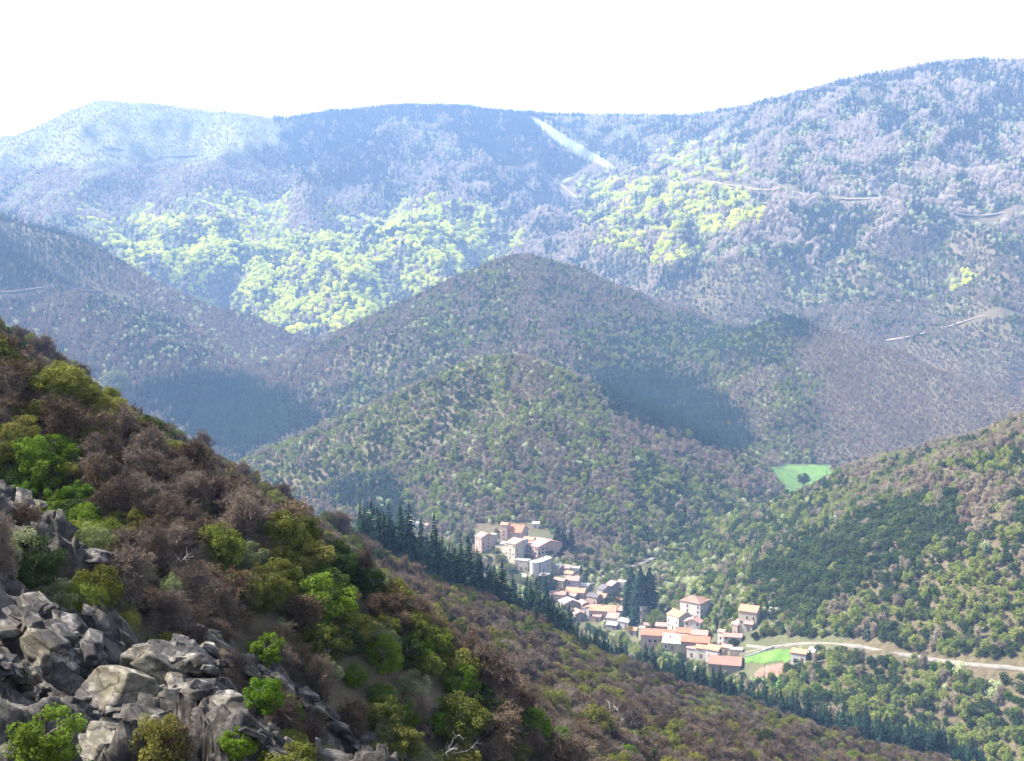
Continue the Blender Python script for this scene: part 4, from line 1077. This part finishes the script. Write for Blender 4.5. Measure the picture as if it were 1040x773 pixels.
M['shutter'] = mat_plain('wooden_door', (.10, .06, .04), (.14, .09, .06), 2)
def bxm(boxes):
    V = []; Fc = []
    for x0, x1, y0, y1, z0, z1 in boxes:
        o = len(V); V += [(x0,y0,z0),(x1,y0,z0),(x1,y1,z0),(x0,y1,z0),(x0,y0,z1),(x1,y0,z1),(x1,y1,z1),(x0,y1,z1)]
        Fc += [[o+i for i in f] for f in ((0,3,2,1),(4,5,6,7),(0,1,5,4),(1,2,6,5),(2,3,7,6),(3,0,4,7))]
    return V, Fc
def pym(name, V, Fc, mat):
    me = bpy.data.meshes.new(name); me.from_pydata(V, [], Fc); me.update(); me.materials.append(mat); return me
def prism_roof(kind, w, d, h, pitch, ov, th):
    """roof solids for a block 0..w, 0..d with eaves at h"""
    V, Fc = [], []
    def slab(pts):
        o = len(V); n = len(pts)
        V.extend(pts); V.extend([(p[0], p[1], p[2] - th) for p in pts])
        Fc.append([o + i for i in range(n)]); Fc.append([o + n + i for i in reversed(range(n))])
        for i in range(n): Fc.append([o + i, o + n + i, o + n + (i + 1) % n, o + (i + 1) % n])
    t = th + .02
    if kind == 'gx':
        r = d / 2 * pitch; e = ov * pitch
        slab([(-ov, -ov, h - e + t), (w + ov, -ov, h - e + t), (w + ov, d / 2, h + r + t), (-ov, d / 2, h + r + t)])
        slab([(-ov, d / 2, h + r + t), (w + ov, d / 2, h + r + t), (w + ov, d + ov, h - e + t), (-ov, d + ov, h - e + t)])
    elif kind == 'gy':
        r = w / 2 * pitch; e = ov * pitch
        slab([(-ov, -ov, h - e + t), (w / 2, -ov, h + r + t), (w / 2, d + ov, h + r + t), (-ov, d + ov, h - e + t)])
        slab([(w / 2, -ov, h + r + t), (w + ov, -ov, h - e + t), (w + ov, d + ov, h - e + t), (w / 2, d + ov, h + r + t)])
    elif kind == 'hip':
        m = min(w, d) / 2; r = m * pitch; A = (m, d / 2, h + r + t) if w >= d else (w / 2, m, h + r + t); B = (w - m, d / 2, h + r + t) if w >= d else (w / 2, d - m, h + r + t)
        z = h - ov * pitch + t; c = [(-ov, -ov, z), (w + ov, -ov, z), (w + ov, d + ov, z), (-ov, d + ov, z)]
        if w >= d: slab([c[0], c[1], B, A]); slab([c[1], c[2], B]); slab([c[2], c[3], A, B]); slab([c[3], c[0], A])
        else: slab([c[0], c[1], A]); slab([c[1], c[2], B, A]); slab([c[2], c[3], B]); slab([c[3], c[0], A, B])
    elif kind == 'lean':
        slab([(-ov, -ov, h + t), (w + ov, -ov, h + t), (w + ov, d + ov, h + d * pitch * .6 + t), (-ov, d + ov, h + d * pitch * .6 + t)])
    elif kind == 'flat':
        V2, F2 = bxm([(-.15, w + .15, -.15, d + .15, h + .01, h + .25)]); V.extend(V2); Fc.extend(F2)
    return V, Fc
def wall_mesh(kind, w, d, h, pitch, found=6.0):
    z0 = -found
    V = [(0,0,z0),(w,0,z0),(w,d,z0),(0,d,z0),(0,0,h),(w,0,h),(w,d,h),(0,d,h)]
    if kind == 'gx':
        r = d / 2 * pitch; V += [(0, d/2, h + r), (w, d/2, h + r)]
        Fc = [[0,1,5,4],[2,3,7,6],[3,0,4,8,7],[1,2,6,9,5],[4,5,9,8],[6,7,8,9]]
    elif kind == 'gy':
        r = w / 2 * pitch; V += [(w/2, 0, h + r), (w/2, d, h + r)]
        Fc = [[0,1,5,8,4],[2,3,7,9,6],[3,0,4,7],[1,2,6,5],[5,6,9,8],[7,4,8,9]]
    elif kind == 'lean':
        V[6] = (w, d, h + d * pitch * .6); V[7] = (0, d, h + d * pitch * .6); Fc = [[0,1,5,4],[1,2,6,5],[2,3,7,6],[3,0,4,7],[4,5,6,7]]
    else: Fc = [[0,1,5,4],[1,2,6,5],[2,3,7,6],[3,0,4,7],[4,5,6,7]]
    return V, Fc
HOUSES = 0
def window(parent, x, y, z, ww, wh, axis, sgn):
    """frame with a dark pane; axis 'x' = on a wall facing -y, 'y' = on a wall facing +x or -x"""
    t = .09
    if axis == 'x':
        fr = [(x-ww/2-.12, x-ww/2, y-t, y+.02, z, z+wh), (x+ww/2, x+ww/2+.12, y-t, y+.02, z, z+wh), (x-ww/2-.12, x+ww/2+.12, y-t, y+.02, z+wh+.002, z+wh+.15), (x-ww/2-.16, x+ww/2+.16, y-t-.06, y+.02, z-.13, z-.002)]
        pn = [(x-ww/2+.002, x+ww/2-.002, y-.03, y+.01, z, z+wh)]
    else:
        a, b = (x-.02, x+t) if sgn > 0 else (x-t, x+.02)
        fr = [(a, b, y-ww/2-.12, y-ww/2, z, z+wh), (a, b, y+ww/2, y+ww/2+.12, z, z+wh), (a, b, y-ww/2-.12, y+ww/2+.12, z+wh+.002, z+wh+.15), (a, b, y-ww/2-.16, y+ww/2+.16, z-.13, z-.002)]
        a, b = (x-.01, x+.03) if sgn > 0 else (x-.03, x+.01)
        pn = [(a, b, y-ww/2+.002, y+ww/2-.002, z, z+wh)]
    f = link(bpy.data.objects.new('window', pym('window', *bxm(fr), M['frame'])), parent)
    link(bpy.data.objects.new('pane', pym('pane', *bxm(pn), M['pane'])), f)
def house(uk, vk, wpx, dpx, hpx, yaw, roof, rc, wc, label, cat='house', name='house', pitch=.42, wins=True, door=True, chim=None, dmin=600, ww=.85, group=None):
    """(uk, vk) = the nearest bottom corner in the photo, wpx / dpx = visible widths left and right of it"""
    global HOUSES
    wpx *= 1.14; dpx *= 1.12; hpx *= .97 if hpx > 9 else 1.08
    p = hit(uk, vk, dmin); s = F / p[1]; th = R(abs(yaw))
    w = wpx / (s * max(.25, math.cos(th))); d = max(dpx / (s * max(.3, math.sin(th))), 4.0); h = hpx / (s * .96)
    if yaw < 0: w, d = max(wpx / (s * math.cos(th)), 3), max(dpx / (s * max(.3, math.sin(th))), 4.5)
    z0 = float(p[2]); e = empty(name, (float(p[0]), float(p[1]), z0), R(-yaw))
    # local origin = nearest corner; block spans x -w..0 (front faces -y), y 0..d ; shift so that x runs 0..w
    rot = Matrix.Rotation(R(-yaw), 3, 'Z'); e.location = Vector((p[0], p[1], z0)) - rot @ Vector((w, 0, 0))
    tag(e, label, cat, group)
    HOUSE_XY.append((float(p[0]), float(p[1])))
    rng = np.random.default_rng(int(uk * 7 + vk)); HOUSES += 1
    link(bpy.data.objects.new('wall', pym('wall', *wall_mesh(roof, w, d, h, pitch), WALLS[wc])), e)
    if roof != 'none':
        ro = link(bpy.data.objects.new('roof', pym('roof', *prism_roof(roof, w, d, h, pitch, .4, .22), ROOFS[rc])), e)
        if (chim if chim is not None else (roof != 'flat' and w * d > 45 and rng.uniform() < .7)):
            cx, cyy = w * rng.uniform(.25, .75), d * rng.uniform(.45, .6)
            if roof == 'gy': cx = w * .5 + .6
            zt = h + (d if roof != 'gy' else w) / 2 * pitch + .9
            link(bpy.data.objects.new('chimney', pym('chimney', *bxm([(cx-.35, cx+.35, cyy-.3, cyy+.3, h - .1, zt), (cx-.43, cx+.43, cyy-.38, cyy+.38, zt+.003, zt + .15)]), WALLS['stone'])), ro)
    if wins:
        nf = max(1, int(h // 2.7))
        for fl in range(nf):
            z = .9 + fl * 2.75
            if z + 1.3 > h - .1 and fl > 0: break
            wh = min(1.45, h - z - .25)
            if wh < .6: continue
            n = int(w // 3.0)
            for i in range(n):
                x = (i + .5) * w / n + rng.uniform(-.25, .25)
                if fl == 0 and door and i == n // 2: continue
                if rng.uniform() < .62: window(e, x, 0, z, ww, wh, 'x', -1)
            n = int(d // 3.4)
            for i in range(n):
                if rng.uniform() < .45: window(e, w, (i + .5) * d / n + rng.uniform(-.3, .3), z, ww, wh, 'y', 1)
    if door and h > 2.3 and w > 3:
        n = max(1, int(w // 3.0)); x = (n // 2 + .5) * w / n
        dr = link(bpy.data.objects.new('door', pym('door', *bxm([(x-.55, x+.55, -.06, .02, -.3, 2.1), (x-.68, x-.552, -.09, .02, -.3, 2.2), (x+.552, x+.68, -.09, .02, -.3, 2.2)]), M['shutter'])), e)
    return e, w, d, h
H_ = house
# upper village on its knoll
H_(489, 563, 6, 12, 17, 52, 'gx', 'pink', 'pink', 'narrow tall pinkish house, leftmost of the upper village')
H_(502, 553, 4, 3, 9, 35, 'flat', 'pale', 'white', 'small white block beside the leftmost tall pink house', door=False)
H_(529, 551, 19, 7, 10, 22, 'gx', 'red', 'pink', 'large pink house with a bright red roof, topmost in the village', pitch=.55)
H_(515, 550, 6, 3, 17, 25, 'gx', 'orange', 'pink', 'tall narrow pink tower house left of the bright red roof', door=False)
H_(523, 574, 9, 8, 21, 42, 'lean', 'pink', 'cream', 'tall cream stone tower in the upper village', 'tower', 'tower', ww=.8, door=False)
H_(531, 566, 3, 5, 17, 30, 'flat', 'grey', 'lilac', 'slim grey building wedged behind the tall cream tower', door=False)
H_(546, 569, 13, 24, 13, 48, 'gx', 'pink', 'pink', 'big pink roofed manor with its broad side in shadow, upper village', pitch=.25, ww=1.5)
H_(536, 580, 12, 3, 10, 20, 'flat', 'grey', 'cream', 'low cream block below the tall cream tower')
H_(549, 586, 4, 10, 15, 60, 'lean', 'pale', 'lilac', 'pale grey house joined to the white round tower', door=False, ww=.9)
H_(547, 537, 6, 1, 4, 12, 'lean', 'pale', 'white', 'tiny white hut above the upper village', 'hut', 'hut', wins=False)
H_(424, 541, 5, 2, 8, 20, 'gx', 'pale', 'white', 'lone white cottage behind the dark conifers left of the village', 'cottage', 'cottage', dmin=700)
H_(434, 538, 5, 2, 4, 20, 'gx', 'pink', 'white', 'tiny pale outbuilding right of the lone white cottage', 'cottage', 'cottage', dmin=700, wins=False)
H_(584, 611, 7, 4, 5, 30, 'gx', 'pink', 'stone', 'small stone house squeezed between the long pink house and the shadowed gable')
H_(600, 620, 8, 4, 6, -20, 'gy', 'pink', 'grey', 'small grey house with its gable turned away from the sun, mid village')
H_(614, 613, 8, 5, 5, 25, 'gx', 'orange', 'cream', 'cream house with an orange roof below the two dark roofs')
H_(610, 632, 7, 3, 5, 20, 'gx', 'pink', 'pink', 'low pink lean annex under the widest orange roof')
H_(632, 627, 8, 4, 6, 20, 'gx', 'pink', 'lilac', 'pale house at the right end of the widest orange roof')
H_(581, 592, 7, 4, 8, 35, 'gx', 'orange', 'pink', 'pink house with an orange roof behind the steep pink roof')
H_(556, 592, 7, 4, 6, 30, 'gx', 'grey', 'cream', 'cream house at the foot of the white round tower')
H_(541, 560, 9, 4, 11, 25, 'gx', 'orange', 'grey', 'grey house filling the gap between the cream tower and the manor')
H_(516, 562, 7, 4, 8, 30, 'gx', 'grey', 'cream', 'cream house between the leftmost pink house and the cream tower')
H_(705, 656, 9, 4, 6, 25, 'gx', 'orange', 'cream', 'small cream house in the middle of the lower village roofs')
H_(675, 650, 9, 3, 6, 18, 'gx', 'orange', 'pink', 'pink house with an orange roof above the longest red roof')
H_(707, 668, 8, 4, 8, 30, 'gx', 'pink', 'white', 'white house left of the end pair, at the lower edge')
H_(742, 665, 8, 4, 6, 28, 'gx', 'pink', 'cream', 'cream house right of the end pair of orange roofs')
H_(764, 641, 7, 3, 6, 28, 'gx', 'pink', 'grey', 'grey shed touching the detached cream house', 'shed', 'shed', wins=False)
# round tower
p = hit(543, 586, 600); s_ = F / p[1]; rad = 5.0 / s_; hh = 16 / s_
e = empty('round_tower', tuple(p)); tag(e, 'white round tower lit by the sun at the foot of the upper village', 'tower'); HOUSE_XY.append((p[0], p[1]))
a_ = np.linspace(0, 2 * math.pi, 33)[:-1]; V = [(rad * math.cos(t), rad * math.sin(t), -5) for t in a_] + [(rad * math.cos(t), rad * math.sin(t), hh) for t in a_]
o_ = link(bpy.data.objects.new('wall', pym('round_wall', V, [[i, (i + 1) % 32, 32 + (i + 1) % 32, 32 + i] for i in range(32)] + [list(range(32, 64))], WALLS['white'])), e)
V = [((rad + .3) * math.cos(t), (rad + .3) * math.sin(t), hh + .01) for t in a_] + [(0, 0, hh + rad * .45)]
link(bpy.data.objects.new('roof', pym('cone_roof', V, [[i, (i + 1) % 32, 32] for i in range(32)] + [list(reversed(range(32)))], ROOFS['pale'])), e)
# middle of the village
H_(589, 583, 9, 2, 5, 15, 'flat', 'pale', 'white', 'flat roofed white shed above the middle roofs', 'shed', 'shed', wins=False)
H_(578, 583, 7, 2, 5, 15, 'lean', 'pink', 'pink', 'small pink shed left of the flat white shed', 'shed', 'shed', wins=False)
H_(568, 584, 6, 4, 6, 30, 'lean', 'dark', 'stone', 'dark low shed right of the white round tower', 'shed', 'shed', wins=False)
H_(572, 600, 9, 4, 10, 38, 'gx', 'pink', 'stone', 'brown house with a steep pink roof below the pink shed')
H_(587, 600, 11, 4, 9, 14, 'gx', 'pink', 'lilac', 'pale grey house with a pink roof right of the brown one')
H_(574, 612, 14, 3, 7, 10, 'gx', 'pink', 'pink', 'long pink house with a row of windows at the village left edge')
H_(593, 609, 17, 4, 6, 18, 'gx', 'orange', 'pink', 'orange roofed house in the middle of the village')
H_(597, 600, 8, 3, 4, 15, 'flat', 'pale', 'cream', 'small flat cream annex above the orange roof')
H_(589, 619, 15, 5, 6, -18, 'gy', 'grey', 'stone', 'house with a shadowed gable and pale roof edges, below the orange roof', wins=False)
H_(606, 615, 9, 6, 7, 36, 'gx', 'dark', 'pink', 'pink walled house with a dark roof in the middle of the village')
H_(612, 606, 5, 11, 6, 52, 'gx', 'dark', 'grey', 'long dark roofed house seen from its shaded side')
H_(621, 602, 5, 11, 6, 52, 'gx', 'pink', 'grey', 'house with a pink edged dark side behind the long dark roof')
H_(634, 601, 7, 3, 9, 25, 'none', 'pale', 'cream', 'roofless cream ruin left of the giant dark firs', 'ruin', 'ruin', wins=False)
H_(633, 614, 7, 2, 4, 15, 'gx', 'orange', 'pink', 'tiny orange roofed hut under the giant dark firs', 'hut', 'hut', wins=False)
H_(602, 630, 9, 4, 11, 30, 'gy', 'orange', 'white', 'white gabled house at the left end of the long orange roof')
H_(625, 629, 24, 5, 7, 12, 'gx', 'orange', 'pink', 'long house under the widest orange roof in the middle of the village', ww=1.3)
H_(594, 630, 9, 4, 6, -14, 'gy', 'pink', 'stone', 'small house with a shadowed gable, lowest on the village left side', wins=False)
H_(627, 635, 10, 3, 6, 15, 'lean', 'pink', 'white', 'pale lean to house below the widest orange roof')
H_(638, 638, 9, 6, 5, 35, 'gx', 'grey', 'lilac', 'small house with a bluish grey roof below the giant firs')
H_(626, 640, 9, 4, 4, 25, 'gx', 'grey', 'grey', 'low grey roofed shed at the very foot of the middle houses', 'shed', 'shed', wins=False)
H_(646, 645, 8, 3, 4, 20, 'gx', 'orange', 'cream', 'small cream house between the middle and the lower houses')
# lower village
H_(651, 637, 3, 18, 21, 66, 'none', 'pale', 'cream', 'tall roofless cream church ruin with a tree inside its walls', 'ruin', 'church_ruin', wins=True, door=False)
H_(653, 652, 4, 2, 14, 30, 'flat', 'pale', 'cream', 'slim cream pillar like tower under the church ruin', 'tower', 'tower', wins=False, door=False)
H_(663, 642, 8, 2, 6, 12, 'gx', 'pink', 'pink', 'small pink house directly below the church ruin')
H_(676, 643, 9, 3, 6, 14, 'gx', 'pink', 'pink', 'small pink house between the ruin tree and the orange house')
H_(685, 655, 30, 5, 8, 10, 'gx', 'red', 'pink', 'longest pinkish red roof of the lower village, at its left end', ww=1.4)
H_(711, 630, 17, 12, 17, 36, 'hip', 'brown', 'white', 'largest white house with a hipped brown roof, top of the lower village', pitch=.4)
H_(689, 641, 9, 14, 14, 55, 'gx', 'orange', 'white', 'tall white house with an orange roof and blue grey shaded side')
H_(711, 643, 14, 4, 10, 22, 'gy', 'pink', 'white', 'white house with a wide gable below the largest white house')
H_(701, 650, 12, 4, 6, 18, 'gx', 'red', 'pink', 'small red roofed house left of the wide gable')
H_(718, 651, 14, 4, 5, 16, 'gx', 'pink', 'pink', 'low pink roofed house right of the wide gable')
H_(693, 661, 18, 5, 6, 14, 'lean', 'pale', 'cream', 'cream house with a pale flat looking roof at the lower edge')
H_(720, 662, 25, 5, 8, 14, 'gx', 'red', 'stone', 'brown house under a long red roof with its front in shade')
H_(717, 669, 9, 4, 10, 25, 'gx', 'orange', 'white', 'white gabled house with an orange roof, left of the end pair', )
H_(729, 671, 10, 8, 10, 34, 'gx', 'orange', 'white', 'white house with an orange roof, right of the end pair')
H_(735, 657, 5, 4, 15, 36, 'gx', 'pink', 'white', 'tall narrow white house with a pink roof')
H_(753, 652, 16, 3, 4, 12, 'gx', 'pink', 'white', 'low white wing with a long pink roof')
H_(749, 646, 4, 13, 11, 58, 'gx', 'pink', 'stone', 'stone house with its shaded long side facing the road')
H_(768, 637, 15, 8, 15, 26, 'gx', 'orange', 'cream', 'detached cream house with an orange roof at the wood edge')
H_(791, 626, 8, 2, 4, 14, 'lean', 'pale', 'white', 'small white hut in the trees right of the detached cream house', 'hut', 'hut', wins=False)
H_(818, 677, 12, 6, 8, 30, 'gx', 'orange', 'white', 'lone white house with an orange roof beside the fields')
H_(826, 676, 5, 5, 5, 30, 'lean', 'pale', 'white', 'white annex on the right of the lone house by the fields', 'annex', 'annex', wins=False)
H_(752, 681, 28, 8, 4, 14, 'gx', 'brown', 'stone', 'low barn with a wide brown roof at the right end of the village', 'barn', 'barn', pitch=.3, wins=False)
H_(754, 664, 11, 2, 3, 14, 'flat', 'pale', 'cream', 'long low cream garage beside the road bend', 'garage', 'garage', wins=False)

def wall_line(uv, hpx, thick, mat, label, dmin=600):
    pts = [hit(u, v, dmin) for u, v in uv]; V = []; Fc = []
    p = densify([tuple(q[:2]) for q in pts], 2.0); h = hpx * pts[0][1] / F
    p = np.array(p); t = np.gradient(p, axis=0); t /= np.linalg.norm(t, axis=1)[:, None] + 1e-9; n = np.stack([t[:, 1], -t[:, 0]], 1)
    zb = smooth_path(np.stack([ground(p[:, 0], p[:, 1])] * 2, 1), 4)[:, 0]
    for i in range(len(p)):
        for sg, z in ((-1, -2), (1, -2), (1, h), (-1, h)):
            q = p[i] + n[i] * sg * thick / 2; V.append((q[0], q[1], zb[i] + z))
    for i in range(len(p) - 1):
        for k in range(4): Fc.append([i * 4 + k, i * 4 + (k + 1) % 4, i * 4 + 4 + (k + 1) % 4, i * 4 + 4 + k])
    Fc += [[0, 1, 2, 3], [len(V) - 1, len(V) - 2, len(V) - 3, len(V) - 4]]
    o = link(bpy.data.objects.new('stone_wall', pym('stone_wall', V, Fc, mat))); tag(o, label, 'wall')
wall_line([(503,560),(510,561),(516,563)], 6, .6, WALLS['cream'], 'cream terrace wall left of the tall cream tower')
wall_line([(500,568),(508,569),(515,571)], 4, .6, WALLS['grey'], 'grey terrace wall below the leftmost pink house')
wall_line([(526,585),(534,587),(541,590)], 4, .6, WALLS['white'], 'pale retaining wall under the low cream block')
wall_line([(537,550),(547,551)], 5, .6, WALLS['grey'], 'grey green terrace wall right of the bright red roof')
wall_line([(553,608),(562,608)], 3, .5, WALLS['cream'], 'pale garden wall left of the long pink house')
wall_line([(560,580),(572,579),(585,577)], 2.5, .5, WALLS['cream'], 'cream wall behind the two sheds')
wall_line([(756,669),(772,664),(788,658)], 2.6, .5, WALLS['lilac'], 'grey road wall along the green field')
wall_line([(758,657),(768,658),(781,660)], 2.5, .5, WALLS['grey'], 'low grey wall above the road bend')
wall_line([(636,632),(645,633)], 2.5, .5, WALLS['white'], 'white wall at the foot of the giant dark firs')
wall_line([(598,596),(612,590),(624,585)], 1.5, .5, WALLS['grey'], 'grey wall along the lane above the village')

# trees of the village and the valley
V_ = 600
for i, (u, v, h, wd, lb) in enumerate([(641,630,54,1.15,'giant dark fir, leftmost of the three behind the village'), (650,633,60,1.2,'giant dark fir, tallest of the three behind the village'), (659,630,56,1.15,'giant dark fir, rightmost of the three behind the village'),
        (565,560,30,1.2,'dark fir, leftmost of the clump right of the red roof'), (572,562,36,1.2,'dark fir, tallest of the clump right of the red roof'), (580,563,34,1.2,'dark fir, rightmost of the clump right of the red roof'),
        (727,640,24,.9,'slim dark fir right of the largest white house'), (734,645,18,1.0,'short dark fir behind the tall narrow white house'), (822,690,15,1.0,'small dark fir beside the lone house by the fields'), (590,584,16,.8,'small dark fir right of the flat white shed')]):
    tree_at('fir' if 'giant' in lb else 'conf', u, v, h, lb, wd, V_)
for kd, u, v, h, wd, lb in [('oak',556,604,24,1.05,'round green tree below the white round tower'), ('bud',666,640,22,1.1,'light green tree inside the church ruin'), ('pale',674,638,16,1.1,'pale green tree beside the church ruin'),
        ('green',741,630,17,1.0,'yellow green tree right of the largest white house'), ('bud',508,574,12,1.2,'green bush under the cream terrace wall'), ('pale',516,585,14,1.3,'grey green bush below the tall cream tower'),
        ('pale',527,596,14,1.3,'pale bush below the retaining wall'), ('oak',745,656,10,1.2,'dark bush between the white wing and the road'), ('oak',767,650,9,1.2,'dark bush below the detached cream house'), ('bud',783,645,9,1.3,'olive bush right of the detached cream house'),
        ('oak',618,616,10,1.3,'dark green tree among the dark roofed houses'), ('oak',628,612,10,1.3,'dark green tree beside the tiny orange hut'), ('bud',640,645,10,1.3,'olive bush at the foot of the village'), ('green',510,590,10,1.3,'green bush at the foot of the knoll'),
        ('oak',599,588,12,1.3,'dark tree above the small cream annex'), ('oak',730,668,8,1.2,'dark bush behind the end pair of houses'), ('bud',800,680,8,1.2,'olive bush left of the lone house'), ('oak',640,604,14,1.1,'dark tree left of the giant firs')]:
    tree_at(kd, u, v, h, lb, wd, V_)
tree_at('oak', 816, 493, 13, 'lone round tree standing in the bright green meadow', 1.1, 1100)
# gardens and trees between the houses
gx_ = []
for _ in range(6000):
    u, v = RNG.uniform(470, 835), RNG.uniform(540, 700)
    gx_.append((u, v))
gx_ = np.array(gx_); GP = []
hx = np.array(HOUSE_XY)
for u, v in gx_:
    if not in_poly(np.array([u]), np.array([v]), [(470,560),(500,540),(600,575),(640,590),(700,600),(780,605),(835,640),(835,690),(745,700),(640,660),(590,640),(520,595)])[0]: continue
    q = hit(u, v, 600)
    if np.hypot(hx[:, 0] - q[0], hx[:, 1] - q[1]).min() < 8: continue
    if any(in_poly(np.array([u]), np.array([v]), pl)[0] for pl in ([(750,658),(812,655),(812,694),(758,694)], [(742,648),(858,645),(858,660),(742,672)])): continue
    GP.append(q)
GP = np.array(GP); print('garden trees', len(GP), 'houses', HOUSES)
rk = RNG.uniform(0, 1, len(GP))
for kd, a0, b0 in (('oak', 0, .3), ('bud', .3, .6), ('pale', .6, .75), ('green', .75, .85), ('bare', .85, 1)):
    m_ = (rk >= a0) & (rk < b0); n = int(m_.sum())
    if n: scatter_tree(kd, GP[m_] - np.array([0, 0, .4]), np.repeat(RNG.uniform(.3, .75, (n, 1)), 3, 1), np.stack([np.zeros(n), np.zeros(n), RNG.uniform(0, 6, n)], 1), RNG.integers(0, 3, n), 'garden_scrub', {'oak': 'dark', 'bud': 'olive', 'pale': 'pale', 'green': 'bright green', 'bare': 'leafless'}[kd] + ' garden bushes between the village houses')


# ------------------------------------------------------------------ haze
def box_mesh(name, x0, x1, y0, y1, z0, z1):
    v = [(x0,y0,z0),(x1,y0,z0),(x1,y1,z0),(x0,y1,z0),(x0,y0,z1),(x1,y0,z1),(x1,y1,z1),(x0,y1,z1)]
    f = [(0,3,2,1),(4,5,6,7),(0,1,5,4),(1,2,6,5),(2,3,7,6),(3,0,4,7)]
    return mesh_np(name, v, f)
hz = link(bpy.data.objects.new('haze', box_mesh('haze', -7700, 7700, -7700, 7700, float(GZ.min()) - 1, float(GZ.max()) + 30)))
tag(hz, 'thin blue haze filling the valley', 'haze', None, 'stuff')
hm = bpy.data.materials.new('haze'); hm.use_nodes = True; hn = hm.node_tree
hn.nodes.remove(hn.nodes['Principled BSDF'])
pv = hn.nodes.new('ShaderNodeVolumePrincipled'); pv.inputs['Density'].default_value = HAZE_DENSITY
pv.inputs['Color'].default_value = (*HAZE_COLOR, 1); pv.inputs['Anisotropy'].default_value = 0.0
hn.links.new(pv.outputs[0], hn.nodes['Material Output'].inputs['Volume'])
hz.data.materials.append(hm)
print('ground range', GZ.min(), GZ.max())
